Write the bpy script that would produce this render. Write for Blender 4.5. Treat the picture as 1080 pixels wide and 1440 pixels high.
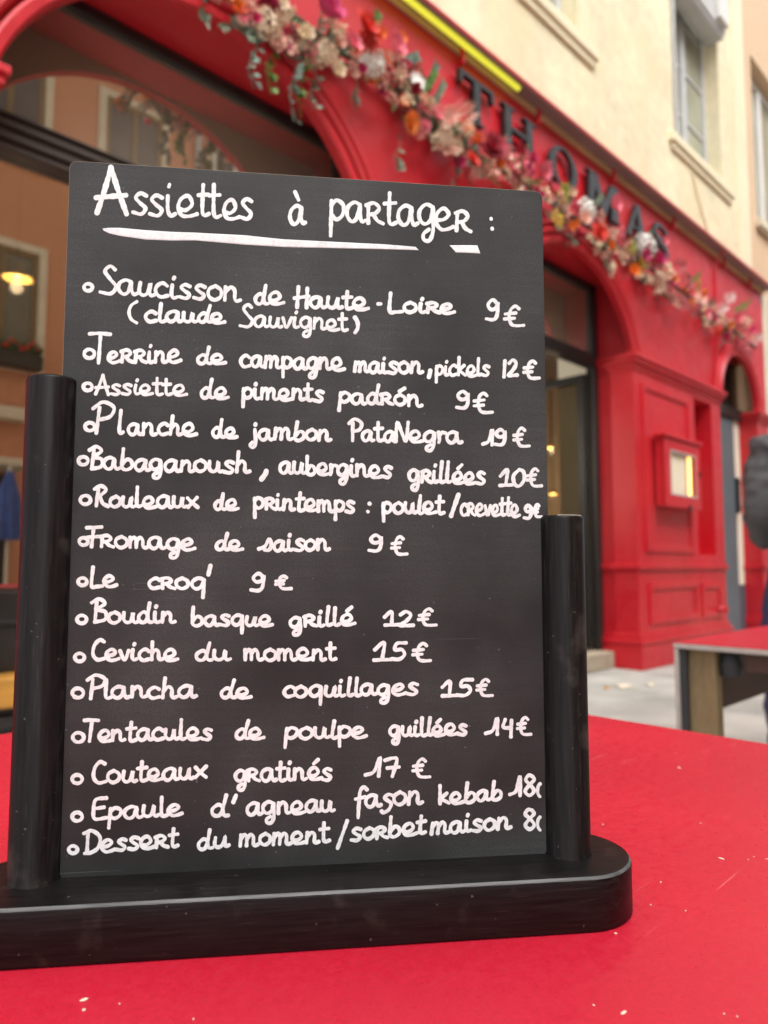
import bpy, bmesh, math, random
from mathutils import Vector, Matrix, noise as mnoise

for o in list(bpy.data.objects):
    bpy.data.objects.remove(o, do_unlink=True)
SC = bpy.context.scene
COL = SC.collection
R = math.radians
rnd = random.Random(7)

# ------------------------------------------------------------------ camera
# world: X runs along the restaurant front, Y points into it, Z up
FPX, HORIZON, VPX, CAMH = 1000.0, 797.0, 1560.0, 0.905
PITCH = math.atan((HORIZON - 720) / FPX)
TH = math.atan2(VPX - 540, FPX / math.cos(PITCH))
FWD = Vector((math.cos(TH), math.sin(TH), 0)); RGT = Vector((math.sin(TH), -math.cos(TH), 0)); UPZ = Vector((0, 0, 1))
CF = FWD * math.cos(PITCH) + UPZ * math.sin(PITCH)
CU = -FWD * math.sin(PITCH) + UPZ * math.cos(PITCH)
CC = Vector((0, 0, CAMH))
cam_d = bpy.data.cameras.new("camera"); cam = bpy.data.objects.new("camera", cam_d); COL.objects.link(cam)
m = Matrix((RGT, CU, -CF)).transposed().to_4x4(); m.translation = CC
cam.matrix_world = m
cam_d.sensor_width = 36; cam_d.lens = 36 * FPX / 1440
cam_d.clip_start = 0.02; cam_d.clip_end = 600
cam_d.dof.use_dof = True; cam_d.dof.focus_distance = 0.33; cam_d.dof.aperture_fstop = 9.5
cam_d.dof.aperture_blades = 0
SC.camera = cam

# ------------------------------------------------------------------ light
SUN_EL, SUN_AZ = R(57), R(200)          # azimuth measured from +Y clockwise
w = bpy.data.worlds.new("World"); SC.world = w; w.use_nodes = True
nt = w.node_tree
bg = nt.nodes["Background"]; bg.inputs["Strength"].default_value = 0.13
sky = nt.nodes.new("ShaderNodeTexSky"); sky.sky_type = 'NISHITA'; sky.sun_disc = False
sky.sun_elevation = SUN_EL; sky.sun_rotation = SUN_AZ; sky.dust_density = 4; sky.air_density = 1.0; sky.ozone_density = 0.6
hs = nt.nodes.new("ShaderNodeHueSaturation"); hs.inputs["Saturation"].default_value = 0.25
nt.links.new(sky.outputs[0], hs.inputs["Color"]); nt.links.new(hs.outputs[0], bg.inputs["Color"])
sl = bpy.data.lights.new("sun", 'SUN'); sl.energy = 1.5; sl.angle = R(40); sl.color = (1, 0.97, 0.93)
so = bpy.data.objects.new("sun", sl); COL.objects.link(so)
sd = Vector((math.sin(SUN_AZ) * math.cos(SUN_EL), math.cos(SUN_AZ) * math.cos(SUN_EL), math.sin(SUN_EL)))
so.rotation_euler = sd.to_track_quat('Z', 'Y').to_euler()
so.location = (-6, -6, 14)
SC.view_settings.view_transform = 'Standard'; SC.view_settings.look = 'None'
SC.view_settings.gamma = 1; SC.view_settings.exposure = 0.9
SC.cycles.max_bounces = 8; SC.cycles.transparent_max_bounces = 12
SC.cycles.use_denoising = True
SC.cycles.sample_clamp_indirect = 6

# ------------------------------------------------------------------ helpers
def ray(x, y): return RGT * (x - 540) + CF * FPX + CU * (720 - y)
def on_front(x, y, d): r = ray(x, y); return CC + r * (d / r.y)
def on_level(x, y, z): r = ray(x, y); return CC + r * ((z - CAMH) / r.z)

def material(name, base, rough=0.5, metal=0.0, coat=0.0, var=0.0, scale=6.0, var2=0.0, scale2=60.0, bump=0.0, bscale=80.0,
             stretch=(1, 1, 1), emit=None, estr=0.0, spec=0.5, tint=None, rvar=0.0, trans=0.0):
    """principled material with two layers of noise in colour, one in roughness and an optional bump"""
    mt = bpy.data.materials.new(name); mt.use_nodes = True
    n = mt.node_tree; b = n.nodes["Principled BSDF"]
    b.inputs["Roughness"].default_value = rough; b.inputs["Metallic"].default_value = metal
    b.inputs["Coat Weight"].default_value = coat; b.inputs["Coat Roughness"].default_value = 0.12
    b.inputs["Specular IOR Level"].default_value = spec
    if trans: b.inputs["Transmission Weight"].default_value = trans
    base4 = (*base, 1)
    tc = n.nodes.new("ShaderNodeTexCoord"); mp = n.nodes.new("ShaderNodeMapping"); mp.inputs["Scale"].default_value = stretch
    n.links.new(tc.outputs["Object"], mp.inputs[0])
    def noise(s, det=5, dist=0.0):
        t = n.nodes.new("ShaderNodeTexNoise"); t.inputs["Scale"].default_value = s; t.inputs["Detail"].default_value = det
        t.inputs["Distortion"].default_value = dist
        n.links.new(mp.outputs[0], t.inputs["Vector"]); return t
    col = None
    if var or var2:
        cur = None
        for v, s in ((var, scale), (var2, scale2)):
            if not v: continue
            t = noise(s)
            r = n.nodes.new("ShaderNodeMapRange"); r.inputs[1].default_value = 0.3; r.inputs[2].default_value = 0.7
            r.inputs[3].default_value = 1 - v; r.inputs[4].default_value = 1 + v
            n.links.new(t.outputs["Fac"], r.inputs[0])
            mx = n.nodes.new("ShaderNodeMix"); mx.data_type = 'RGBA'; mx.blend_type = 'MULTIPLY'; mx.inputs[0].default_value = 1
            if cur is None: mx.inputs["A"].default_value = base4
            else: n.links.new(cur, mx.inputs["A"])
            cb = n.nodes.new("ShaderNodeCombineColor")
            for k in range(3): n.links.new(r.outputs[0], cb.inputs[k])
            n.links.new(cb.outputs[0], mx.inputs["B"]); cur = mx.outputs["Result"]
        if tint:
            t = noise(scale * 0.6); r = n.nodes.new("ShaderNodeMapRange"); r.inputs[1].default_value = 0.45; r.inputs[2].default_value = 0.7
            n.links.new(t.outputs["Fac"], r.inputs[0])
            mx = n.nodes.new("ShaderNodeMix"); mx.data_type = 'RGBA'; n.links.new(r.outputs[0], mx.inputs[0])
            n.links.new(cur, mx.inputs["A"]); mx.inputs["B"].default_value = (*tint, 1); cur = mx.outputs["Result"]
        n.links.new(cur, b.inputs["Base Color"])
    else:
        b.inputs["Base Color"].default_value = base4
    if rvar:
        t = noise(scale2 * 0.4); r = n.nodes.new("ShaderNodeMapRange"); r.inputs[1].default_value = 0.3; r.inputs[2].default_value = 0.7
        r.inputs[3].default_value = max(0.02, rough - rvar); r.inputs[4].default_value = rough + rvar
        n.links.new(t.outputs["Fac"], r.inputs[0]); n.links.new(r.outputs[0], b.inputs["Roughness"])
    if bump:
        t = noise(bscale, 6); bp = n.nodes.new("ShaderNodeBump"); bp.inputs["Strength"].default_value = bump; bp.inputs["Distance"].default_value = 0.01
        n.links.new(t.outputs["Fac"], bp.inputs["Height"]); n.links.new(bp.outputs[0], b.inputs["Normal"])
    if emit:
        b.inputs["Emission Color"].default_value = (*emit, 1); b.inputs["Emission Strength"].default_value = estr
    return mt

def glass_material(name, tint, refl, rough=0.0):
    """coated window glass: part mirror, part see-through"""
    mt = bpy.data.materials.new(name); mt.use_nodes = True; n = mt.node_tree
    n.nodes.remove(n.nodes["Principled BSDF"]); out = n.nodes["Material Output"]
    tr = n.nodes.new("ShaderNodeBsdfTransparent"); tr.inputs[0].default_value = (*tint, 1)
    gl = n.nodes.new("ShaderNodeBsdfGlossy"); gl.inputs["Color"].default_value = (1.0, 0.97, 0.92, 1); gl.inputs["Roughness"].default_value = rough
    lw = n.nodes.new("ShaderNodeFresnel"); lw.inputs[0].default_value = 1.5
    ad = n.nodes.new("ShaderNodeMath"); ad.operation = 'ADD'; ad.use_clamp = True; ad.inputs[1].default_value = refl
    n.links.new(lw.outputs[0], ad.inputs[0])
    mx = n.nodes.new("ShaderNodeMixShader"); n.links.new(ad.outputs[0], mx.inputs[0])
    n.links.new(tr.outputs[0], mx.inputs[1]); n.links.new(gl.outputs[0], mx.inputs[2]); n.links.new(mx.outputs[0], out.inputs[0])
    return mt

class MB:
    """collects shapes and links them as ONE mesh object"""
    def __init__(s): s.v = []; s.f = []
    def add(s, vs, fs):
        k = len(s.v); s.v += [tuple(v) for v in vs]; s.f += [tuple(i + k for i in f) for f in fs]
    def box(s, x0, x1, y0, y1, z0, z1):
        s.add([(x0, y0, z0), (x1, y0, z0), (x1, y1, z0), (x0, y1, z0), (x0, y0, z1), (x1, y0, z1), (x1, y1, z1), (x0, y1, z1)],
              [(0, 3, 2, 1), (4, 5, 6, 7), (0, 1, 5, 4), (1, 2, 6, 5), (2, 3, 7, 6), (3, 0, 4, 7)])
    def frame(s, x0, x1, z0, z1, wd, y0, y1):
        s.box(x0, x0 + wd, y0, y1, z0, z1); s.box(x1 - wd, x1, y0, y1, z0, z1)
        s.box(x0 + wd, x1 - wd, y0, y1, z0, z0 + wd); s.box(x0 + wd, x1 - wd, y0, y1, z1 - wd, z1)
    def prism(s, pts, fn0, fn1):
        """closed outline pts (2-D) -> two faces by the maps fn0, fn1, with side walls"""
        k = len(pts); s.add([fn0(p) for p in pts] + [fn1(p) for p in pts],
              [tuple(range(k))[::-1], tuple(range(k, 2 * k))] + [(i, (i + 1) % k, k + (i + 1) % k, k + i) for i in range(k)])
    def xz(s, pts, y0, y1): s.prism(pts, lambda p: (p[0], y0, p[1]), lambda p: (p[0], y1, p[1]))
    def xy(s, pts, z0, z1): s.prism(pts, lambda p: (p[0], p[1], z0), lambda p: (p[0], p[1], z1))
    def tube(s, path, r, n=8, caps=True):
        path = [Vector(p) for p in path]; rs = r if isinstance(r, (list, tuple)) else [r] * len(path)
        rings = []; vs = []
        for i, p in enumerate(path):
            t = (path[min(i + 1, len(path) - 1)] - path[max(i - 1, 0)]).normalized()
            a = t.orthogonal().normalized() if i == 0 else (a - t * a.dot(t)).normalized()
            b = t.cross(a)
            for j in range(n):
                q = 2 * math.pi * j / n; vs.append(p + (a * math.cos(q) + b * math.sin(q)) * rs[i])
        fs = [(i * n + j, i * n + (j + 1) % n, (i + 1) * n + (j + 1) % n, (i + 1) * n + j) for i in range(len(path) - 1) for j in range(n)]
        if caps: fs += [tuple(range(n))[::-1], tuple((len(path) - 1) * n + j for j in range(n))]
        s.add(vs, fs)
    def lathe(s, prof, c, n=32, axis='z'):
        vs = []; k = len(prof)
        for j in range(n):
            q = 2 * math.pi * j / n
            for r, z in prof: vs.append((c[0] + r * math.cos(q), c[1] + r * math.sin(q), c[2] + z))
        fs = [(j * k + i, ((j + 1) % n) * k + i, ((j + 1) % n) * k + i + 1, j * k + i + 1) for j in range(n) for i in range(k - 1)]
        s.add(vs, fs)
    def build(s, name, mat, parent=None, bevel=0.0, seg=2, smooth=False, angle=35):
        me = bpy.data.meshes.new(name); me.from_pydata(s.v, [], s.f); me.update()
        bm = bmesh.new(); bm.from_mesh(me); bmesh.ops.recalc_face_normals(bm, faces=bm.faces); bm.to_mesh(me); bm.free()
        return link_mesh(name, me, mat, parent, bevel, seg, smooth, angle)

def link_mesh(name, me, mat, parent=None, bevel=0.0, seg=2, smooth=False, angle=35):
    o = bpy.data.objects.new(name, me); COL.objects.link(o)
    if mat: me.materials.append(mat)
    if parent is not None:
        o.parent = parent
        o.matrix_parent_inverse = Matrix.Translation(-parent.location) if parent.type == 'EMPTY' and parent.rotation_euler.z == 0 else Matrix()
    if smooth:
        for p in me.polygons: p.use_smooth = True
        try: me.set_sharp_from_angle(angle=R(angle))
        except Exception: pass
    if bevel:
        bv = o.modifiers.new("bevel", 'BEVEL'); bv.width = bevel; bv.segments = seg; bv.limit_method = 'ANGLE'; bv.angle_limit = R(40)
    return o

def thing(name, label, cat, loc=(0, 0, 0), group=None):
    o = bpy.data.objects.new(name, None); COL.objects.link(o); o.location = loc; o.empty_display_size = 0.1
    return tag(o, label, cat, group)
def tag(o, label, cat, group=None):
    o["label"] = label; o["category"] = cat
    if group: o["group"] = group
    return o
def structure(o): o["kind"] = "structure"; return o

# ------------------------------------------------------------------ materials
M = {}
RED = (0.54, 0.009, 0.020)
M['red'] = material("red_paint", RED, 0.42, spec=0.55, var=0.10, scale=1.9, var2=0.08, scale2=26, tint=(0.55, 0.028, 0.034), bump=0.08, bscale=35, rvar=0.08)
M['red_table'] = material("red_table_top", (0.56, 0.015, 0.038), 0.38, var=0.07, scale=7, var2=0.07, scale2=420, bump=0.04, bscale=600, rvar=0.13)
def add_scratches(mt, colr, amount):
    n = mt.node_tree; b = n.nodes["Principled BSDF"]; src = b.inputs["Base Color"].links[0].from_socket; tc = n.nodes.new("ShaderNodeTexCoord"); cur = src
    for rot, sc, th in ((0.5, 16, .735), (-0.9, 13, .74), (1.35, 20, .75)):
        mp = n.nodes.new("ShaderNodeMapping"); mp.inputs["Rotation"].default_value = (0, 0, rot); mp.inputs["Scale"].default_value = (.6, 22, 1); mp.inputs["Location"].default_value = (rot * 7, sc, 0)
        n.links.new(tc.outputs["Object"], mp.inputs[0]); t = n.nodes.new("ShaderNodeTexNoise"); t.inputs["Scale"].default_value = sc; t.inputs["Detail"].default_value = 1.5
        n.links.new(mp.outputs[0], t.inputs["Vector"])
        r = n.nodes.new("ShaderNodeMapRange"); r.inputs[1].default_value = th; r.inputs[2].default_value = th + .04; r.inputs[3].default_value = 0; r.inputs[4].default_value = amount
        n.links.new(t.outputs["Fac"], r.inputs[0]); mx = n.nodes.new("ShaderNodeMix"); mx.data_type = 'RGBA'; n.links.new(r.outputs[0], mx.inputs[0])
        n.links.new(cur, mx.inputs["A"]); mx.inputs["B"].default_value = (*colr, 1); cur = mx.outputs["Result"]
    n.links.new(cur, b.inputs["Base Color"])
add_scratches(M['red_table'], (0.80, 0.26, 0.26), 0.4)
M['cream'] = material("cream_render", (0.77, 0.70, 0.49), 0.85, var=0.10, scale=1.6, var2=0.09, scale2=8, bump=0.35, bscale=14, tint=(0.76, 0.645, 0.41))
M['cream_trim'] = material("cream_trim", (0.80, 0.73, 0.52), 0.8, var=0.05, scale=2, bump=0.2, bscale=25)
M['pink_wall'] = material("pink_beige_render", (0.66, 0.47, 0.31), 0.85, var=0.05, scale=1.2, var2=0.05, scale2=12, bump=0.2, bscale=16)
M['orange'] = material("orange_render", (0.60, 0.29, 0.165), 0.85, var=0.06, scale=0.8, var2=0.05, scale2=8, bump=0.2, bscale=12)
M['taupe'] = material("taupe_render", (0.20, 0.15, 0.11), 0.85, var=0.08, scale=0.5, bump=0.2, bscale=12)
M['stone'] = material("pale_stone", (0.68, 0.62, 0.48), 0.8, var=0.07, scale=3, bump=0.2, bscale=30)
M['step'] = material("step_stone", (0.36, 0.31, 0.23), 0.8, var=0.15, scale=6, var2=0.12, scale2=50, bump=0.3, bscale=40)
M['grey_frame'] = material("grey_window_paint", (0.52, 0.53, 0.52), 0.55, var=0.06, scale=5)
M['white_frame'] = material("white_window_paint", (0.74, 0.73, 0.70), 0.5, var=0.05, scale=5)
M['black_frame'] = material("black_window_frame", (0.020, 0.018, 0.017), 0.4, var=0.15, scale=6)
M['brown_frame'] = material("brown_transom", (0.055, 0.042, 0.034), 0.5, var=0.12, scale=4, stretch=(0.4, 1, 6))
M['glass'] = glass_material("shop_glass", (0.75, 0.72, 0.66), 0.42)
def lit_tone_glass(name, base, refl):
    mt = bpy.data.materials.new(name); mt.use_nodes = True; n = mt.node_tree
    n.nodes.remove(n.nodes["Principled BSDF"]); df = n.nodes.new("ShaderNodeBsdfDiffuse"); df.inputs[0].default_value = (*base, 1)
    gl = n.nodes.new("ShaderNodeBsdfGlossy"); gl.inputs["Color"].default_value = (1.0, 0.97, 0.92, 1); gl.inputs["Roughness"].default_value = 0.0
    mx = n.nodes.new("ShaderNodeMixShader"); mx.inputs[0].default_value = refl
    n.links.new(df.outputs[0], mx.inputs[1]); n.links.new(gl.outputs[0], mx.inputs[2]); n.links.new(mx.outputs[0], n.nodes["Material Output"].inputs[0])
    return mt
M['dark_pane'] = material("far_window_glass", (0.085, 0.075, 0.06), 0.08, var=0.3, scale=1.5, spec=0.8)
M['back_painted'] = lit_tone_glass("back_painted_glass", (0.27, 0.22, 0.165), 0.50)  # taupe of the lit interior put into the pane's diffuse colour
M['glass_up'] = material("upper_window_glass", (0.34, 0.36, 0.28), 0.06, var=0.2, scale=1.5, spec=0.8)
M['dark_room'] = material("dark_interior", (0.075, 0.048, 0.034), 0.8, var=0.2, scale=1.5)
M['taupe_ceiling'] = material("taupe_ceiling", (0.42, 0.34, 0.26), 0.8, var=0.06, scale=2)
M['beige_wall'] = material("beige_interior", (0.74, 0.71, 0.58), 0.8, var=0.05, scale=2)
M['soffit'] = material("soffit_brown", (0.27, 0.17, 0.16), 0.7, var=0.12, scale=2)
M['gold'] = material("gold_trim", (0.58, 0.36, 0.20), 0.5, metal=0.0, var=0.12, scale=4)
M['bronze'] = material("dark_bronze", (0.075, 0.073, 0.07), 0.24, metal=0.85, var=0.2, scale=9)
M['door'] = material("grey_blue_paint", (0.105, 0.135, 0.155), 0.5, var=0.07, scale=4)
M['door_dark'] = material("dark_slate_paint", (0.07, 0.09, 0.115), 0.5, var=0.08, scale=4)
M['wood'] = material("raw_wood", (0.21, 0.145, 0.070), 0.7, var=0.15, scale=8, var2=0.15, scale2=60, stretch=(6, 6, 0.6), bump=0.15, bscale=60)
M['dark_wood'] = material("dark_plywood", (0.075, 0.035, 0.024), 0.6, var=0.2, scale=8)
M['black_iron'] = material("grey_black_iron", (0.03, 0.03, 0.032), 0.5, var=0.15, scale=20)
M['grey_edge'] = material("grey_table_edge", (0.42, 0.38, 0.34), 0.5, var=0.1, scale=40)
M['jacket'] = material("charcoal_knit", (0.095, 0.097, 0.10), 0.9, var=0.2, scale=9, var2=0.2, scale2=180, bump=0.4, bscale=220)
M['trousers'] = material("navy_trousers", (0.035, 0.045, 0.12), 0.85, var=0.15, scale=9, bump=0.3, bscale=200)
M['shoe'] = material("black_shoe_leather", (0.02, 0.02, 0.02), 0.45, var=0.1, scale=20)
M['skin'] = material("skin", (0.56, 0.33, 0.24), 0.5, var=0.05, scale=14)
M['hair'] = material("brown_hair", (0.05, 0.03, 0.02), 0.6, var=0.25, scale=40, stretch=(1, 1, 0.3), bump=0.5, bscale=120)
M['eye'] = material("eye_white", (0.7, 0.7, 0.68), 0.2)
M['paper'] = material("menu_paper", (0.80, 0.72, 0.55), 0.7, var=0.03, scale=12)
M['blue'] = material("blue_cloth", (0.06, 0.12, 0.36), 0.8, var=0.15, scale=8, bump=0.4, bscale=30)
M['ochre'] = material("ochre_wood", (0.48, 0.24, 0.04), 0.5, var=0.15, scale=5, stretch=(1, 1, 5))
M['crumb'] = material("pale_crumb", (0.72, 0.62, 0.50), 0.8, var=0.15, scale=300)
M['led_yellow'] = material("yellow_tube", (0.7, 0.68, 0.05), 0.4, emit=(0.80, 0.82, 0.06), estr=0.42)
M['led_warm'] = material("warm_led", (0.9, 0.8, 0.4), 0.4, emit=(1.0, 0.78, 0.22), estr=1.5)
M['bulb'] = material("bulb", (0.9, 0.7, 0.3), 0.4, emit=(1.0, 0.72, 0.22), estr=2.6)
M['shade_in'] = material("lamp_shade_enamel", (0.75, 0.50, 0.14), 0.35, var=0.06, scale=9)

# pavement: pale worn asphalt with stains
def pavement_material():
    mt = material("pavement_asphalt", (0.38, 0.38, 0.345), 0.85, var=0.16, scale=2.6, var2=0.20, scale2=70, bump=0.4, bscale=90, tint=(0.54, 0.53, 0.48))
    return mt
M['pavement'] = pavement_material()

# chalkboard: charcoal paint with chalk haze, fine grain and a few scratches
def chalkboard_material():
    mt = bpy.data.materials.new("chalkboard_paint"); mt.use_nodes = True; n = mt.node_tree; b = n.nodes["Principled BSDF"]
    tc = n.nodes.new("ShaderNodeTexCoord")
    def noise(s, det, stretch=(1, 1, 1), rot=0):
        mp = n.nodes.new("ShaderNodeMapping"); mp.inputs["Scale"].default_value = stretch; mp.inputs["Rotation"].default_value = (0, rot, 0)
        n.links.new(tc.outputs["Object"], mp.inputs[0])
        t = n.nodes.new("ShaderNodeTexNoise"); t.inputs["Scale"].default_value = s; t.inputs["Detail"].default_value = det
        n.links.new(mp.outputs[0], t.inputs["Vector"]); return t.outputs["Fac"]
    def rng(src, a, b_, c, d):
        r = n.nodes.new("ShaderNodeMapRange"); r.inputs[1].default_value = a; r.inputs[2].default_value = b_; r.inputs[3].default_value = c; r.inputs[4].default_value = d
        n.links.new(src, r.inputs[0]); return r.outputs[0]
    def mul(a, b_, op='MULTIPLY'):
        k = n.nodes.new("ShaderNodeMath"); k.operation = op; n.links.new(a, k.inputs[0]); n.links.new(b_, k.inputs[1]); return k.outputs[0]
    smudge = rng(noise(13, 7), 0.36, 0.72, 0.10, 1.0)
    grain = rng(noise(1300, 3), 0.35, 0.75, 0.62, 1.35)
    wipe = rng(noise(5.5, 5, (1, 1, .6), .5), 0.36, 0.66, 0.45, 1.35)
    brush = rng(noise(90, 4, (0.25, 1, 6)), 0.3, 0.75, 0.85, 1.12)
    haze = mul(mul(mul(smudge, grain), brush), wipe)
    scr = rng(noise(26, 2, (0.25, 1, 14), 0.35), 0.735, 0.76, 0.0, 0.35)
    scr2 = rng(noise(22, 2, (0.3, 1, 16), -0.6), 0.745, 0.765, 0.0, 0.3)
    dots = rng(noise(520, 1), 0.775, 0.80, 0.0, 0.5)
    fac = mul(mul(mul(rng(haze, 0, 1, 0.03, 0.42), scr, 'ADD'), scr2, 'ADD'), dots, 'ADD')
    mx = n.nodes.new("ShaderNodeMix"); mx.data_type = 'RGBA'; n.links.new(fac, mx.inputs[0]); mx.clamp_factor = True
    b.inputs["Specular IOR Level"].default_value = 0.28; mx.inputs["A"].default_value = (0.012, 0.012, 0.012, 1); mx.inputs["B"].default_value = (0.15, 0.165, 0.165, 1)
    n.links.new(mx.outputs["Result"], b.inputs["Base Color"])
    n.links.new(rng(smudge, 0, 1, 0.48, 0.66), b.inputs["Roughness"])
    bp = n.nodes.new("ShaderNodeBump"); bp.inputs["Strength"].default_value = 0.06; bp.inputs["Distance"].default_value = 0.002
    n.links.new(noise(1200, 3), bp.inputs["Height"]); n.links.new(bp.outputs[0], b.inputs["Normal"])
    return mt
M['chalk'] = chalkboard_material()
M['mdf'] = material("board_edge", (0.23, 0.17, 0.13), 0.8, var=0.25, scale=60)

def black_lacquer(name, grain_axis, chips):
    """black stained wood: fine grain along one axis, dusty patches, pale chips where chips > 0"""
    mt = bpy.data.materials.new(name); mt.use_nodes = True; n = mt.node_tree; b = n.nodes["Principled BSDF"]
    tc = n.nodes.new("ShaderNodeTexCoord")
    def noise(s, det, stretch=(1, 1, 1)):
        mp = n.nodes.new("ShaderNodeMapping"); mp.inputs["Scale"].default_value = stretch
        n.links.new(tc.outputs["Object"], mp.inputs[0])
        t = n.nodes.new("ShaderNodeTexNoise"); t.inputs["Scale"].default_value = s; t.inputs["Detail"].default_value = det
        n.links.new(mp.outputs[0], t.inputs["Vector"]); return t.outputs["Fac"]
    def rng(src, a, b_, c, d):
        r = n.nodes.new("ShaderNodeMapRange"); r.inputs[1].default_value = a; r.inputs[2].default_value = b_; r.inputs[3].default_value = c; r.inputs[4].default_value = d
        n.links.new(src, r.inputs[0]); return r.outputs[0]
    st = [1, 1, 1]; st = [0.05 if i == grain_axis else 1.0 for i in range(3)]
    grain = noise(700, 4, st)
    streak = rng(noise(1100, 2, st), 0.62, 0.76, 0.0, 0.07)
    dust = rng(noise(46, 8), 0.62, 0.85, 0.0, 0.22)
    dots = rng(noise(420, 1), 0.76, 0.80, 0.0, chips)
    k = n.nodes.new("ShaderNodeMath"); k.operation = 'ADD'; n.links.new(dust, k.inputs[0]); n.links.new(dots, k.inputs[1]); k.use_clamp = True
    k2 = n.nodes.new("ShaderNodeMath"); k2.operation = 'ADD'; n.links.new(k.outputs[0], k2.inputs[0]); n.links.new(streak, k2.inputs[1]); k2.use_clamp = True; k = k2
    c1 = n.nodes.new("ShaderNodeMix"); c1.data_type = 'RGBA'; n.links.new(rng(grain, 0.35, 0.7, 0, 1), c1.inputs[0])
    c1.inputs["A"].default_value = (0.0050, 0.0045, 0.0045, 1); c1.inputs["B"].default_value = (0.013, 0.011, 0.011, 1)
    c2 = n.nodes.new("ShaderNodeMix"); c2.data_type = 'RGBA'; n.links.new(k.outputs[0], c2.inputs[0])
    n.links.new(c1.outputs["Result"], c2.inputs["A"]); c2.inputs["B"].default_value = (0.22, 0.19, 0.16, 1)
    n.links.new(c2.outputs["Result"], b.inputs["Base Color"])
    n.links.new(rng(grain, 0.3, 0.7, 0.37, 0.43), b.inputs["Roughness"]); b.inputs["Specular IOR Level"].default_value = 0.17
    bp = n.nodes.new("ShaderNodeBump"); bp.inputs["Strength"].default_value = 0.03; bp.inputs["Distance"].default_value = 0.0003
    n.links.new(grain, bp.inputs["Height"]); n.links.new(bp.outputs[0], b.inputs["Normal"])
    return mt
M['lacquer_post'] = black_lacquer("black_lacquer_post", 2, 0.35)
M['lacquer_base'] = black_lacquer("black_lacquer_base", 0, 0.35)
M['worn_wood'] = material("worn_edge_wood", (0.34, 0.30, 0.25), 0.7, var=0.3, scale=250)
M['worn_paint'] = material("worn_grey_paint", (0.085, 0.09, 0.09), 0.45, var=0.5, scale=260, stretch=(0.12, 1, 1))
M['ink'] = material("white_marker_ink", (0.79, 0.85, 0.85), 0.6, var=0.09, scale=140, var2=0.09, scale2=650)  # white tinted cool to offset the red light bounced off the table

# ------------------------------------------------------------------ ground
g = MB(); g.box(-150, 150, -150, 150, -0.5, 0.0)
structure(g.build("pavement", M['pavement']))

# ------------------------------------------------------------------ restaurant building
W = 2.95            # face of the red shopfront wall
D = 2.924           # face of the pilasters
WIN = 3.29          # plane of the shop windows
bld = thing("restaurant_building", "cream building with a glossy red arched shopfront and black framed windows", "building", (0, W, 0))

ARCH = [(1.74, 2.545, 1.02), (5.07, 2.50, 1.0), (8.706, 2.79, 0.578)]
ZT, ZS = 4.50, 2.72
def arch_z(x):
    for cx, cz, r in ARCH:
        if abs(x - cx) < r:
            z = cz + math.sqrt(max(0, r * r - (x - cx) ** 2))
            if z > ZS: return z
    return ZS
def front_wall():
    b = MB(); xs = set([-1.6, 9.72])
    for cx, cz, r in ARCH:
        hw = math.sqrt(max(0, r * r - max(0, ZS - cz) ** 2)); 
        a0 = math.asin(max(-1, min(1, (ZS - cz) / r)))
        for i in range(57):
            q = a0 + (math.pi - 2 * a0) * i / 56; xs.add(round(cx + r * math.cos(q), 5))
    xs = sorted(xs)
    T = 0.014; nf = []
    for a, c in zip(xs, xs[1:]):
        za = arch_z(a); zc = arch_z(c); mid = arch_z((a + c) / 2)
        if mid <= ZS + 1e-6: za = zc = ZS
        b.add([(a, W, za), (c, W, zc), (c, W, ZT), (a, W, ZT)], [(0, 1, 2, 3)])
        b.add([(a, W, za), (c, W, zc), (c, W + T, zc), (a, W + T, za)], [(0, 3, 2, 1)])
        b.add([(a, W + T, za), (c, W + T, zc), (c, W + T, ZT), (a, W + T, ZT)], [(0, 3, 2, 1)])
    b.add([(-1.6, W, ZS), (-1.6, W + T, ZS), (-1.6, W + T, ZT), (-1.6, W, ZT)], [(0, 1, 2, 3)])
    b.add([(9.72, W, ZS), (9.72, W + T, ZS), (9.72, W + T, ZT), (9.72, W, ZT)], [(3, 2, 1, 0)])
    o = b.build("front_wall", M['red'], bld, smooth=True, angle=30); o.data.materials.append(M['taupe_ceiling'])
    for p in o.data.polygons:
        if p.center.y > W + T - .001: p.material_index = 1
    return o
front_wall()
# cavities behind the arches (red ceiling and cheeks)
for q in ((0.45, 2.98, W + 0.015, WIN + 0.10, 3.58, 3.66), (3.95, 6.12, W + 0.015, WIN + 0.10, 3.56, 3.66), (8.10, 9.32, W + 0.172, W + 0.36, 3.42, 3.6)):
    c = MB(); c.box(*q); c.build("arch_soffit", M['red'], bld)
for q in ((2.90, 2.98, W + 0.015, WIN + 0.10, 2.83, 3.58), (0.45, 0.53, W + 0.015, WIN + 0.10, 2.83, 3.58), (6.04, 6.12, W + 0.015, WIN + 0.10, 2.83, 3.56), (3.95, 4.03, W + 0.015, WIN + 0.10, 2.83, 3.56)):
    c = MB(); c.box(*q); c.build("arch_reveal", M['red'], bld)
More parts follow.
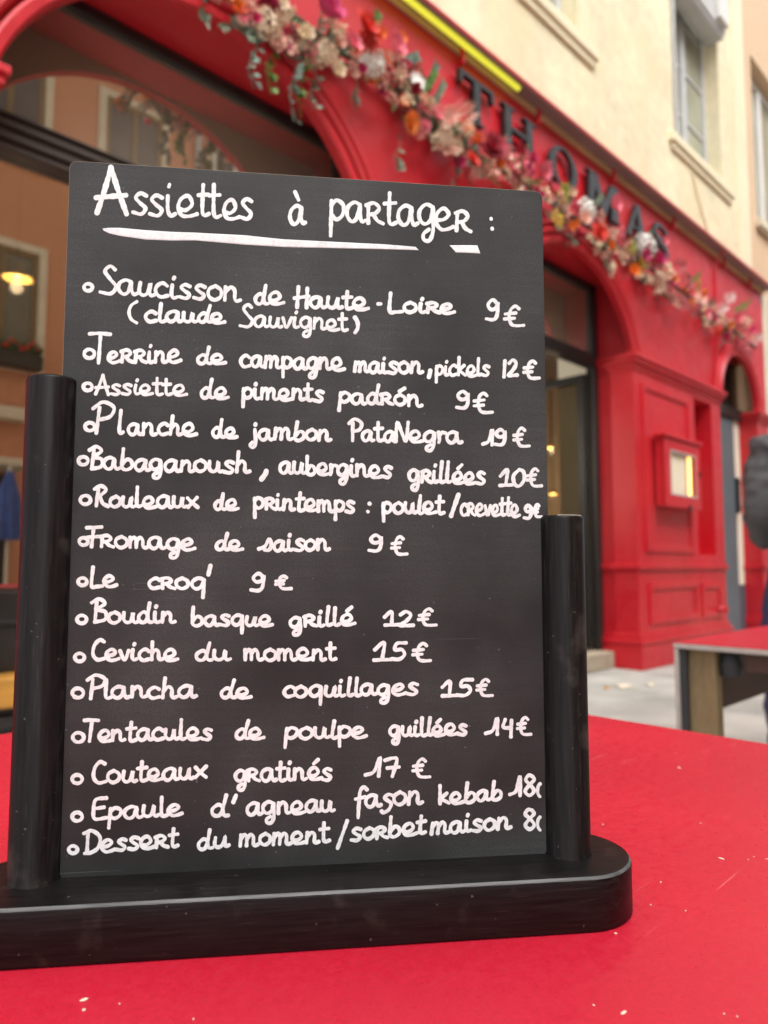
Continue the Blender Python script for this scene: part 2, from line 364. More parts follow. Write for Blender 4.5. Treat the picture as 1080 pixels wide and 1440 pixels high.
# moulded surrounds of the arches
for (cx, cz, r), wd in zip(ARCH, (0.20, 0.19, 0.13)):
    a0 = math.asin((2.80 - cz) / r); prof = [(0, 0.012), (0, -.040), (.05, -.052), (.22, -.056), (.29, -.046), (.31, -.012), (.37, -.010), (.39, -.046), (.46, -.062), (.56, -.062), (.63, -.050), (.65, -.012), (.71, -.010), (.74, -.044), (.80, -.054), (.92, -.048), (1.0, -.020), (1.0, .001)]
    b = MB(); N = 64; vs = []
    for i in range(N + 1):
        q = a0 + (math.pi - 2 * a0) * i / N
        for pr, py in prof: vs.append((cx + (r + pr * wd) * math.cos(q), W + py, cz + (r + pr * wd) * math.sin(q)))
    k = len(prof); b.add(vs, [(i * k + j, (i + 1) * k + j, (i + 1) * k + j + 1, i * k + j + 1) for i in range(N) for j in range(k - 1)])
    b.build("arch_moulding", M['red'], bld, smooth=True, angle=28)

def pier(x0, x1, slot=None, panels=(), low=(), left_nose=True, imp=True, imp_z=2.825, depth=WIN + 0.08):
    b = MB()
    if slot:
        s0, s1, sz0, sz1 = slot
        b.box(x0, x1, D + 0.17, depth, 0, imp_z)
        b.box(x0, s0, D, D + 0.17, 0, imp_z); b.box(s1, x1, D, D + 0.17, 0, imp_z)
        b.box(s0, s1, D, D + 0.17, 0, sz0); b.box(s0, s1, D, D + 0.17, sz1, imp_z)
    else:
        b.box(x0, x1, D, depth, 0, imp_z)
    p = b.build("pilaster", M['red'], bld)
    def trim(name, prof):
        t = MB()
        for z0, z1, out in prof:
            t.box(x0 - out, x1 + out, D - out, W + 0.36, z0, z1)
        o = t.build(name, M['red'], p, bevel=0.004); return o
    if imp: trim("impost", [(imp_z - .135, imp_z - .105, .012), (imp_z - .105, imp_z - .07, .024), (imp_z - .07, imp_z - .03, .045), (imp_z - .03, imp_z + .004, .062)])
    trim("rail", [(.865, .885, .012), (.885, .920, .028), (.920, .935, .014)])
    trim("plinth", [(0.001, .225, .035), (.225, .262, .048), (.262, .300, .022), (.300, .320, .010)])
    for (a, c_, z0, z1) in panels:
        f = MB(); f.frame(a, c_, z0, z1, 0.055, D - 0.018, D + 0.002); f.frame(a + 0.055, c_ - 0.055, z0 + 0.055, z1 - 0.055, 0.02, D - 0.008, D + 0.002)
        f.build("panel_moulding", M['red'], p, bevel=0.006)
    return p
pil = pier(6.03, 8.08, slot=(7.37, 7.83, 1.03, 2.655), panels=((6.19, 7.24, 1.04, 2.60), (6.23, 7.31, .385, .755), (7.41, 7.92, .385, .735)))
h = MB(); h.lathe([(0.001, 0), (0.03, 0.0), (0.035, 0.02), (0.02, 0.05), (0.03, 0.07), (0.028, 0.09), (0.001, 0.095)], (0, 0, 0), 14)
for i, v in enumerate(h.v): h.v[i] = (7.80 + v[0], D - 0.018 - v[2], 0.46 + v[1])
h.build("knob", M['red'], pil, smooth=True)
pier(2.74, 4.06, panels=((2.90, 3.90, 1.04, 2.60), (2.90, 3.90, .385, .755)))
pier(-1.6, 0.74, panels=((-1.4, 0.52, 1.04, 2.60), (-1.4, 0.52, .385, .755)))
pier(9.284, 9.70, imp_z=2.79, depth=W + 0.3)

# cornice: thin red lip, brown soffit, gilded strip with hooks, yellow tube
b = MB(); b.box(-1.6, 9.80, W - 0.130, W + 0.02, 4.458, 4.478); cn = b.build("cornice", M['red'], bld)
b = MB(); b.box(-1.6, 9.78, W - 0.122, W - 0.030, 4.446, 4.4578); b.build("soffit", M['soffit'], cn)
b = MB(); b.box(-1.6, 9.76, W - 0.026, W - 0.001, 4.405, 4.457); b.build("gilt_strip", M['gold'], cn, bevel=0.004)
for x in (0.9, 2.35, 3.62, 4.55, 5.75, 7.0, 8.35, 9.2):
    b = MB(); b.box(x - .012, x + .012, W - 0.05, W - 0.027, 4.36, 4.45); b.box(x - .012, x + .012, W - 0.05, W - 0.001, 4.335, 4.36); b.build("hook", M['red'], cn)
b = MB(); b.tube([(1.0, W - 0.078, 4.432), (4.22, W - 0.078, 4.432)], 0.019, 12)
yt = tag(b.build("light_tube", M['led_yellow'], smooth=True), "glowing yellow light tube under the brown cornice above the garland", "light tube")

# cream upper wall with two window openings
U = 2.975; WINS = [(3.55, 5.28, 5.47, 8.2), (7.22, 8.56, 5.43, 7.80)]
def upper_wall():
    b = MB(); x0, x1, z0, z1 = -1.6, 9.42, 4.479, 13.0
    xs = [x0] + [v for a in WINS for v in a[:2]] + [x1]
    b.box(xs[0], xs[1], U, U + .35, z0, z1); b.box(xs[2], xs[3], U, U + .35, z0, z1); b.box(xs[4], xs[5], U, U + .35, z0, z1)
    for a in WINS:
        b.box(a[0], a[1], U, U + .35, z0, a[2]); b.box(a[0], a[1], U, U + .35, a[3], z1)
    return b.build("upper_wall", M['cream'], bld)
upper_wall()
b = MB(); b.box(9.06, 9.425, U - .022, U + .1, 4.48, 12.9); b.build("corner_quoin", M['cream_trim'], bld, bevel=0.01)
for i, (a0, a1, z0, z1) in enumerate(WINS):
    yw = U + 0.155
    f = MB(); f.frame(a0 + .002, a1 - .002, z0 + .002, z1 - .002, 0.075, yw, yw + 0.06)
    xm = (a0 + a1) / 2
    f.box(xm - .055, xm + .055, yw - .012, yw + .055, z0 + .077, z1 - .077)
    for s0, s1 in ((a0 + .077, xm - .055), (xm + .055, a1 - .077)):
        for k in (1, 2, 3):
            zz = z0 + (z1 - z0) * k / 4; f.box(s0, s1, yw + .012, yw + .045, zz - .018, zz + .018)
    fo = f.build("window_frame", M['grey_frame'], bld, bevel=0.004)
    p = MB(); p.box(a0 + .05, a1 - .05, yw + .028, yw + .034, z0 + .05, z1 - .05); p.build("pane", M['glass_up'], fo)
    s = MB(); s.box(a0 - .14, a1 + .28, U - .055, U + .15, z0 - .10, z0 + .001); s.box(a0 - .10, a1 + .24, U - .030, U - .001, z0 - .17, z0 - .10)
    s.build("window_sill", M['cream_trim'], bld, bevel=0.012)
# shutter box hanging out above the second window
s = MB(); s.xz([(7.25, 7.16), (7.25, 7.50), (8.50, 7.50), (8.50, 7.16)], U - .10, U + .10); s.box(7.23, 8.51, U - .12, U - .10, 7.21, 7.54); s.box(7.27, 8.46, U - .08, U + .05, 7.135, 7.16)
sb = s.build("shutter_box", M['grey_frame'], bld, bevel=0.01)
s = MB(); s.box(8.22, 8.50, U - .17, U - .121, 7.27, 7.75); s.build("shutter_end", M['white_frame'], sb, bevel=0.008)
# grey shutter folded against the left of the second window
s = MB(); s.box(7.235, 7.275, U - .03, U + .15, 5.45, 7.12)
for k in range(20): s.box(7.276, 7.29, U - .02, U + .14, 5.50 + k * .082, 5.545 + k * .082)
s.build("shutter", M['grey_frame'], bld)
# rest of the block and roof, seen only from other places
b = MB(); b.box(-1.6, 9.42, U + 1.6, 11.5, 3.8, 12.95); b.box(-1.6, 9.42, U + .351, U + 1.6, 12.6, 12.95); b.build("rear_block", M['cream'], bld)
b = MB(); b.box(-1.9, 9.6, U - .45, 11.8, 13.0, 13.18); b.build("roof_edge", M['soffit'], bld)

# shop windows under the first two arches
def shop_window(x0, x1, zt, z0, tr0, tr1, mull, trmat):
    f = MB(); f.box(x0, x0 + .085, WIN - .03, WIN + .05, z0, zt); f.box(x1 - .085, x1, WIN - .03, WIN + .05, z0, zt)
    f.box(x0 + .085, x1 - .085, WIN - .03, WIN + .05, zt - .055, zt)
    for mx_, zz0, zz1 in mull: f.box(mx_ - .035, mx_ + .035, WIN - .02, WIN + .045, zz0, zz1)
    fo = f.build("window_frame", M['black_frame'], bld, bevel=0.004)
    t = MB(); t.box(x0 + .085, x1 - .085, WIN - .04, WIN + .05, tr0, tr1)
    for k in (0.0, .36, .7, 1.0):
        zz = tr0 + (tr1 - tr0) * k; t.box(x0 + .086, x1 - .086, WIN - .058, WIN - .041, max(tr0 + .002, zz - .014), min(tr1 - .002, zz + .014))
    t.build("transom", trmat, fo, bevel=0.003)
    return fo
f1 = shop_window(0.56, 2.88, 3.575, 0.18, 2.705, 2.872, [(1.72, .9, 2.705)], M['brown_frame'])
p = MB(); p.box(.62, 2.82, WIN + .006, WIN + .012, 2.86, 3.53); p.build("pane", M['back_painted'], f1)
p = MB(); p.box(.62, 2.82, WIN + .006, WIN + .012, .78, 2.72); p.build("pane", M['glass'], f1)
p = MB(); p.box(.64, 2.80, WIN - .01, WIN + .04, .46, .80); p.box(.64, 2.80, WIN - .022, WIN - .011, .66, .68); p.build("kick_panel", M['black_frame'], f1, bevel=0.004)
p = MB(); p.box(.75, 2.73, WIN - .16, WIN + .04, .335, .459); p.build("bottom_board", M['ochre'], f1, bevel=0.01)
p = MB(); p.box(.75, 2.73, WIN - .10, WIN + .04, .001, .334); p.box(.75, 2.73, WIN - .13, WIN - .10, .25, .30); p.build("base_board", M['black_frame'], f1, bevel=0.006)
f2 = shop_window(4.05, 6.025, 3.545, 0.16, 2.755, 2.865, [(5.04, .17, 2.755)], M['black_frame'])
p = MB(); p.box(4.1, 5.97, WIN + .006, WIN + .012, 2.85, 3.50); p.build("pane", M['back_painted'], f2)
p = MB(); p.box(4.1, 5.02, WIN + .006, WIN + .012, .22, 2.77); p.build("pane", M['glass'], f2)
# glazed door standing open inwards, hinged on the right
dl = MB(); xx = 5.895
dl.box(xx, xx + .045, 3.345, 3.415, .17, 2.70); dl.box(xx, xx + .045, 4.19, 4.26, .17, 2.70); dl.box(xx, xx + .045, 3.415, 4.19, 2.63, 2.70); dl.box(xx, xx + .045, 3.415, 4.19, .17, .42)
do = dl.build("open_door", M['black_frame'], bld, bevel=0.003)
p = MB(); p.box(xx + .018, xx + .024, 3.40, 4.20, .41, 2.64); p.build("pane", glass_material("door_glass", (0.9, 0.88, 0.82), 0.04), do)
# doorstep
b = MB(); b.box(4.02, 6.00, 3.15, 3.33, .001, .15); b.build("doorstep", M['step'], bld, bevel=0.012)

# interior room
rm = MB(); X0, X1, Y0, Y1, Z0, Z1 = -1.5, 11.0, WIN + .10, 9.0, .02, 3.72
vs = [(X0, Y0, Z0), (X1, Y0, Z0), (X1, Y1, Z0), (X0, Y1, Z0), (X0, Y0, Z1), (X1, Y0, Z1), (X1, Y1, Z1), (X0, Y1, Z1)]
rm.add(vs, [(0, 1, 2, 3), (1, 5, 6, 2), (2, 6, 7, 3), (3, 7, 4, 0)])
cg = MB(); cg.box(X0, X1, Y0, Y1, Z1 + .001, Z1 + .06); cg.build("ceiling", M['taupe_ceiling'], bld)
rm.build("interior_room", M['dark_room'], bld)
b = MB(); b.box(6.055, 6.15, WIN + .11, 3.71, .021, 3.70); b.build("inner_wall", M['beige_wall'], bld)

# side door under the small arch
yd = 3.12
d_ = MB(); d_.box(8.09, 8.22, yd, yd + .10, 0, 2.70); d_.box(8.22, 8.60, yd + .015, yd + .08, .02, 2.70); d_.box(8.60, 9.06, yd + .005, yd + .08, .02, 2.70)
d_.frame(8.26, 8.56, 1.1, 2.55, .03, yd + .005, yd + .0151); d_.frame(8.26, 8.56, .2, .9, .03, yd + .005, yd + .0151)
dd = d_.build("side_door", M['door'], bld, bevel=0.004)
b = MB(); b.box(9.061, 9.30, yd + .02, yd + .08, .69, 2.70); b.build("pale_panel", M['beige_wall'], dd)
b = MB(); b.box(9.061, 9.30, yd + .015, yd + .08, .02, .688); b.build("lower_panel", M['door_dark'], dd)
b = MB(); b.box(9.03, 9.11, yd - .03, yd + .004, 1.55, 1.98); b.tube([(9.07, yd - .03, 1.62), (9.07, yd - .09, 1.62), (9.07, yd - .09, 1.92), (9.07, yd - .03, 1.92)], .014, 8); b.build("handle_plate", M['black_iron'], dd, bevel=0.004)
b = MB(); b.box(8.09, 9.31, yd - .03, yd + .10, 2.701, 2.83); b.build("transom", M['black_frame'], dd, bevel=0.004)
b = MB(); b.box(8.09, 9.31, yd + .03, yd + .04, 2.831, 3.42); b.build("fanlight_pane", glass_material("fanlight_glass", (.35, .36, .36), 0.05), dd)
for x in (8.5, 8.9):
    b = MB(); b.box(x - .015, x + .015, yd + .005, yd + .029, 2.831, 3.40); b.build("fanlight_bar", M['black_frame'], dd)

# cable running down the red wall
b = MB(); b.tube([(7.62, U - .016, 5.23), (7.75, U - .016, 5.0), (7.98, U - .016, 4.72), (8.12, U - .016, 4.482)], .010, 8)
tag(b.build("wall_cable", M['cream_trim'], smooth=True), "thin cream cable running down the cream wall below the grey framed window", "cable")
b = MB(); b.tube([(8.14, W - .11, 4.44), (8.14, W - .04, 4.36), (8.13, W - .012, 4.2), (8.12, W - .012, 3.45), (8.0, W - .012, 2.86)], .011, 8)
tag(b.build("wall_cable", M['red'], smooth=True), "thin red cable running down the red wall right of the letters", "cable")

# ------------------------------------------------------------------ letters of the sign
sg = thing("shop_sign", "six dark bronze serif letters mounted on the red wall under the cornice", "sign", (5.1, W, 3.98))
def ring(cx, cz, rx, rz, ix, iz, n=36):
    o = [(cx + rx * math.cos(2 * math.pi * i / n), cz + rz * math.sin(2 * math.pi * i / n)) for i in range(n)]
    q = [(cx + ix * math.cos(2 * math.pi * i / n), cz + iz * math.sin(2 * math.pi * i / n)) for i in range(n)]
    return o, q
def letter(polys, x, z, wd, ht, rings=()):
    b = MB(); y0, y1 = W - 0.062, W - 0.024
    for i, pl in enumerate(polys):
        e = 0.0006 * i
        b.xz([(x + px * wd, z + pz * ht) for px, pz in pl], y0 - e, y1 + e)
    for (o, q) in rings:
        k = len(o); P = [(x + px * wd, z + pz * ht) for px, pz in o]; Q = [(x + px * wd, z + pz * ht) for px, pz in q]
        vs = [(p_[0], y0, p_[1]) for p_ in P] + [(p_[0], y0, p_[1]) for p_ in Q] + [(p_[0], y1, p_[1]) for p_ in P] + [(p_[0], y1, p_[1]) for p_ in Q]
        fs = []
        for i in range(k):
            j = (i + 1) % k
            fs += [(i, j, k + j, k + i), (2 * k + i, 3 * k + i, 3 * k + j, 2 * k + j), (i, 2 * k + i, 2 * k + j, j), (k + i, k + j, 3 * k + j, 3 * k + i)]
        b.add(vs, fs)
    for sx in (.3, .7): b.tube([(x + sx * wd, y1 + .001, z + .5 * ht), (x + sx * wd, W + .001, z + .5 * ht)], .006, 6)
    return b.build("letter", M['bronze'], sg, bevel=0.003)
bar = lambda x0, x1, z0, z1: [(x0, z0), (x1, z0), (x1, z1), (x0, z1)]
serif = lambda cx, w2, z0, z1: [(cx - w2, z0), (cx + w2, z0), (cx + w2, z1), (cx - w2, z1)]
LZ, LH = 3.935, 0.315
T_ = [(.5 - .1, 0), (.5 + .1, 0), (.6, .9), (.9, .9), (.93, .70), (1.0, .70), (1.0, 1.0), (0, 1.0), (0, .70), (.07, .70), (.1, .9), (.4, .9)]
letter([T_, serif(.5, .2, -.02, .05)], 3.56, LZ + .02, .38, LH)
letter([bar(.1, .28, 0, 1), bar(.72, .9, 0, 1), bar(.28, .72, .46, .56), serif(.19, .17, .94, 1.01), serif(.81, .17, .94, 1.01), serif(.19, .17, -.01, .06), serif(.81, .17, -.01, .06)], 4.03, LZ + .01, .44, LH)
letter([], 4.66, LZ, .42, LH, [ring(.5, .5, .5, .53, .30, .46)])
letter([[(.02, 0), (.14, 0), (.24, .62), (.46, 0), (.56, 0), (.76, .62), (.76, 0), (.98, 0), (.98, 1), (.74, 1), (.53, .38), (.30, 1), (.06, 1)], serif(.87, .15, -.01, .05), serif(.08, .1, -.01, .05), serif(.87, .13, .95, 1.01), serif(.14, .14, .95, 1.01)], 5.24, LZ, .54, LH)
letter([[(0, 0), (.13, 0), (.44, .8), (.66, 0), (.92, 0), (.58, 1.02), (.42, 1.02)], bar(.24, .66, .28, .37), serif(.07, .12, -.01, .05), serif(.8, .2, -.01, .05)], 5.94, LZ - .02, .42, LH + .02)
S_o = []; S_i = []
cl = [(.86, .80), (.70, .95), (.46, 1.0), (.22, .92), (.12, .76), (.24, .60), (.52, .49), (.80, .38), (.90, .22), (.78, .06), (.52, 0), (.24, .04), (.10, .20)]
hw_ = [.02, .05, .06, .07, .085, .10, .115, .10, .085, .07, .06, .05, .02]
for i, (px, pz) in enumerate(cl):
    a = cl[max(0, i - 1)]; c_ = cl[min(len(cl) - 1, i + 1)]; tx, tz = c_[0] - a[0], c_[1] - a[1]; l = math.hypot(tx, tz)
    S_o.append((px - tz / l * hw_[i], pz + tx / l * hw_[i])); S_i.append((px + tz / l * hw_[i], pz - tx / l * hw_[i]))
letter([S_o + S_i[::-1], bar(.80, .90, .68, .98), bar(.06, .15, .02, .32)], 6.46, LZ - .03, .36, LH + .01)

# ------------------------------------------------------------------ lit menu case on the pilaster
mc = thing("menu_case", "small red display case with a glowing light strip fixed to the red pilaster", "menu case", (6.4, D, 1.46))
b = MB(); b.box(6.385, 7.165, D - .10, D - .019, 1.468, 1.50); b.box(6.385, 7.165, D - .10, D - .019, 2.07, 2.10); b.box(6.385, 6.415, D - .10, D - .019, 1.50, 2.07); b.box(7.135, 7.165, D - .10, D - .019, 1.50, 2.07); b.box(6.415, 7.135, D - .05, D - .019, 1.50, 2.07)
b.build("case", M['red'], mc)
b = MB(); b.frame(6.375, 7.175, 1.46, 2.105, .115, D - .122, D - .1005); b.build("case_door", M['red'], mc, bevel=0.006)
b = MB(); b.xz([(6.35, 2.106), (7.20, 2.106), (7.20, 2.135), (6.35, 2.135)], D - .145, D - .019); b.build("roof_ledge", M['red'], mc, bevel=0.006)
b = MB(); b.frame(6.488, 7.062, 1.573, 1.992, .012, D - .1245, D - .1222); b.build("trim", M['grey_frame'], mc)
b = MB(); b.box(6.47, 6.90, D - .090, D - .083, 1.57, 1.985); b.build("menu_sheet", M['paper'], mc)
b = MB(); b.tube([(6.985, D - .088, 1.585), (6.985, D - .088, 1.98)], .018, 10); ls = b.build("light_strip", M['led_warm'], mc, smooth=True)
b = MB()
for k in range(16): b.lathe([(.019, -.004), (.0215, 0), (.019, .004)], (6.985, D - .088, 1.597 + k * .025), 10)
b.build("strip_rib", M['gold'], ls)
b = MB(); b.box(6.86, 6.90, D - .14, D - .1225, 1.445, 1.49); b.build("latch", M['black_iron'], mc)
b = MB(); b.box(7.13, 7.15, D - .145, D - .1225, 1.80, 1.83); b.build("lock", M['black_iron'], mc)

# ------------------------------------------------------------------ neighbouring building
nb_ = thing("neighbouring_building", "pinkish beige building with a white framed window beyond the cream corner", "building", (9.5, 3.0, 0))
b = MB(); yN = 3.0
b.box(9.44, 9.82, yN, 11, 0, 12.5); b.box(9.82, 11.3, yN, 11, 0, 5.45); b.box(9.82, 11.3, yN, 11, 7.75, 12.5); b.box(9.82, 11.3, yN + .5, 11, 5.45, 7.75); b.box(11.3, 20, yN, 11, 0, 12.5)
b.build("wall", M['pink_wall'], nb_)
b = MB(); b.frame(9.83, 11.29, 5.46, 7.74, .10, yN + .14, yN + .2); b.box(10.5, 10.62, yN + .13, yN + .2, 5.56, 7.64); fo = b.build("window_frame", M['white_frame'], nb_, bevel=0.006)
b = MB(); b.box(9.9, 11.2, yN + .17, yN + .175, 5.5, 7.7); b.build("pane", M['glass_up'], fo)
b = MB(); b.box(9.75, 11.4, yN - .08, yN + .13, 5.34, 5.449); b.build("window_sill", M['stone'], nb_, bevel=0.01)
b = MB(); b.box(9.725, 9.98, yN - .035, yN - .001, 0.01, 4.44); b.build("corner_strip", M['stone'], nb_, bevel=0.01)
b = MB(); b.box(9.3, 20.2, yN - .4, 11.2, 12.5, 12.7); b.build("roof_edge", M['soffit'], nb_)

# ------------------------------------------------------------------ buildings across the street (mirrored in the shop window)
yo = -6.0
ob = thing("orange_building", "orange rendered building with white framed windows across the street, mirrored in the shop window", "building", (4, yo, 0))
prof = [(-2.5, 0), (10.6, 0), (10.6, 10.9), (-2.5, 10.9)]
b = MB(); b.xz(prof, yo, yo - 7); b.build("wall", M['orange'], ob)
b = MB(); b.box(-2.7, 10.61, yo - 7.2, yo + .3, 10.901, 11.1); b.build("roof_edge", M['soffit'], ob)
for k, x in enumerate((0.63, 2.83, 5.01, 7.24)):
    for (z0, z1) in ((7.65, 9.75), (4.15, 6.35)):
        f = MB(); f.frame(x, x + 1.37, z0, z1, .13, yo + .001, yo + .07); fo = f.build("window_frame", M['stone'], ob)
        f = MB(); f.box(x + .131, x + 1.239, yo + .004, yo + .012, z0 + .131, z1 - .131); f.build("pane", M['dark_pane'], fo)
        f = MB(); f.frame(x + .131, x + 1.239, z0 + .131, z1 - .131, .09, yo + .013, yo + .04); f.box(x + .64, x + .73, yo + .013, yo + .04, z0 + .22, z1 - .22); f.build("sash", M['wood'] if k < 3 else M['white_frame'], fo)
b = MB(); b.tube([(7.02, yo + .08, 0.01), (7.02, yo + .08, 9.7)], .06, 10); b.build("downpipe", M['grey_frame'], ob, smooth=True)
b = MB(); b.box(-2.5, 3.95, yo + .001, yo + .35, 3.28, 3.48); b.build("ledge", M['stone'], ob, bevel=0.02)
b = MB(); b.box(1.0, 3.86, yo + .001, yo + .9, 2.45, 2.57); b.build("awning", M['stone'], ob, bevel=0.02)
for x0_, x1_ in ((0.2, 1.7), (2.0, 3.75), (4.4, 5.6), (6.4, 8.4)):
    f = MB(); f.frame(x0_, x1_, .02, 2.4, .12, yo + .001, yo + .06); fo = f.build("shop_frame", M['black_frame'], ob)
    f = MB(); f.box(x0_ + .1, x1_ - .1, yo + .01, yo + .02, .1, 2.3); f.build("pane", M['dark_pane'], fo)
fp = MB(); fl = random.Random(3)
tb = thing("taupe_building", "taupe building next to the orange one, mirrored in the doorway glass", "building", (6, yo - .6, 0))
b = MB(); b.box(10.7, 34, -13, yo - .05, 0, 9.6); b.build("wall", M['taupe'], tb)
b = MB(); b.box(10.62, 34.2, -13.2, yo + .2, 9.6, 9.8); b.build("roof_edge", M['soffit'], tb)
for k in range(8):
    for z0 in (1.0, 4.2, 7.2):
        x = 11.6 + k * 2.5
        f = MB(); f.frame(x, x + 1.2, z0, z0 + 2, .12, yo - .049, yo + .02); fo = f.build("window_frame", M['stone'], tb)
        f = MB(); f.box(x + .121, x + 1.079, yo - .045, yo - .03, z0 + .121, z0 + 1.879); f.build("pane", M['dark_pane'], fo)
# flower box with plants under the lower window
wb = thing("window_box", "dark planter of red flowers on the lower sill of the orange building", "planter", (3.5, yo + .2, 4.15))
b = MB(); b.box(2.9, 4.1, yo + .075, yo + .34, 4.16, 4.40); b.build("trough", M['black_frame'], wb, bevel=0.01)

# ------------------------------------------------------------------ inside the restaurant
def pendant(name, label, loc, r, wire, pw=3, lc=(1, .82, .58)):
    t = thing(name, label, "lamp", loc, "pendant lamps inside the restaurant")
    b = MB(); n = [(.018, .075), (.03, .06), (r * .45, .045), (r, 0.0), (r * .97, -.006), (r * .42, .036), (.02, .05)]
    b.lathe(n, loc, 28); b.build("lamp_shade", M['shade_in'], t, smooth=True, angle=60)
    b = MB(); b.lathe([(.001, .046), (.016, .042), (.022, .024), (.018, .006), (.001, 0)], loc, 14); b.build("bulb", M['bulb'], t, smooth=True)
    b = MB(); b.tube([(loc[0], loc[1], loc[2] + .07), (loc[0], loc[1], loc[2] + wire)], .006, 6); b.build("wire", M['black_iron'], t)
    l = bpy.data.lights.new("lamp_glow", 'POINT'); l.energy = pw; l.color = lc; l.shadow_soft_size = .03
    lo = bpy.data.objects.new("lamp_glow", l); COL.objects.link(lo); lo.location = (loc[0], loc[1], loc[2] - .05)
pendant("pendant_lamp", "yellow dish shaped pendant lamp glowing behind the first shop window", (1.162, 3.9, 2.405), .075, 1.2)
pendant("pendant_lamp", "small amber lamp deep inside the doorway, upper of the two", (8.75, 5.5, 2.60), .045, 1.0)
pendant("pendant_lamp", "small amber lamp deep inside the doorway, lower of the two", (8.78, 5.5, 1.94), .045, 1.7)
for i, (x, y) in enumerate(((2.4, 4.6), (4.4, 5.3))):  # two added lamps, out of sight, to brighten the ceiling and beige wall
    pendant("pendant_lamp", ["amber pendant lamp in the middle of the room behind the first window", "amber pendant lamp hanging behind the pier between the two arches"][i], (x, y, 2.3), .09, 1.4, (14, 75)[i], ((1, .82, .58), (1, .92, .80))[i])
# closed blue parasol out in the street, mirrored at the left edge of the window
px_, py_ = 2.86, -3.0
bc = thing("closed_parasol", "closed blue parasol on a pale pole, mirrored at the left edge of the shop window", "parasol", (px_, py_, 0))
b = MB(); b.tube([(px_, py_, .08), (px_, py_, 2.16)], .022, 12); b.build("pole", M['stone'], bc, smooth=True)
b = MB(); b.lathe([(.001, .001), (.26, .001), (.26, .05), (.05, .08), (.001, .08)], (px_, py_, 0), 28); b.build("base", M['black_iron'], bc, smooth=True)
b = MB(); vs = []; K = 32; L = 16
for i in range(L + 1):
    z = 2.10 - .86 * i / L; rr = .03 + .11 * math.sin(min(1, i / 11) * 1.5)
    for j in range(K):
        q = 2 * math.pi * j / K; r2 = rr * (1 + .20 * math.sin(8 * q + i * .1) + .05 * math.sin(3 * q + i))
        vs.append((px_ + r2 * math.cos(q), py_ + r2 * math.sin(q), z))
b.add(vs, [(i * K + j, i * K + (j + 1) % K, (i + 1) * K + (j + 1) % K, (i + 1) * K + j) for i in range(L) for j in range(K)] + [tuple(range(K))])
b.build("canopy", M['blue'], bc, smooth=True, angle=80)

# ------------------------------------------------------------------ flower garland
gl = thing("flower_garland", "long garland of artificial flowers and leaves strung across the red shopfront above the arches", "garland", (5.2, W - .1, 3.75))
PAL = {'cream': (.74, .62, .46), 'white': (.80, .77, .70), 'pink': (.72, .20, .26), 'magenta': (.48, .03, .13), 'hot': (.70, .06, .20), 'blush': (.78, .46, .38), 'dusty': (.42, .16, .16),
       'orange': (.80, .22, .03), 'red': (.62, .05, .03), 'darkred': (.30, .012, .03), 'yellow': (.66, .52, .08), 'lime': (.42, .46, .08), 'beige': (.58, .44, .32)}
for k, v in PAL.items(): M['f_' + k] = material("petal_" + k, tuple(min(.88, c * 1.18 + .01) for c in v), 0.7, var=0.18, scale=22, var2=0.1, scale2=120)
for k, v in {'leaf': (.07, .13, .05), 'sage': (.20, .27, .19), 'olive': (.17, .19, .06), 'fern': (.12, .24, .05), 'eucalyptus': (.16, .24, .19)}.items(): M[k] = material(k + "_green", v, 0.6, var=0.25, scale=14, var2=0.1, scale2=90)
M['twig'] = material("twig", (.10, .07, .04), 0.8, var=.2, scale=20)

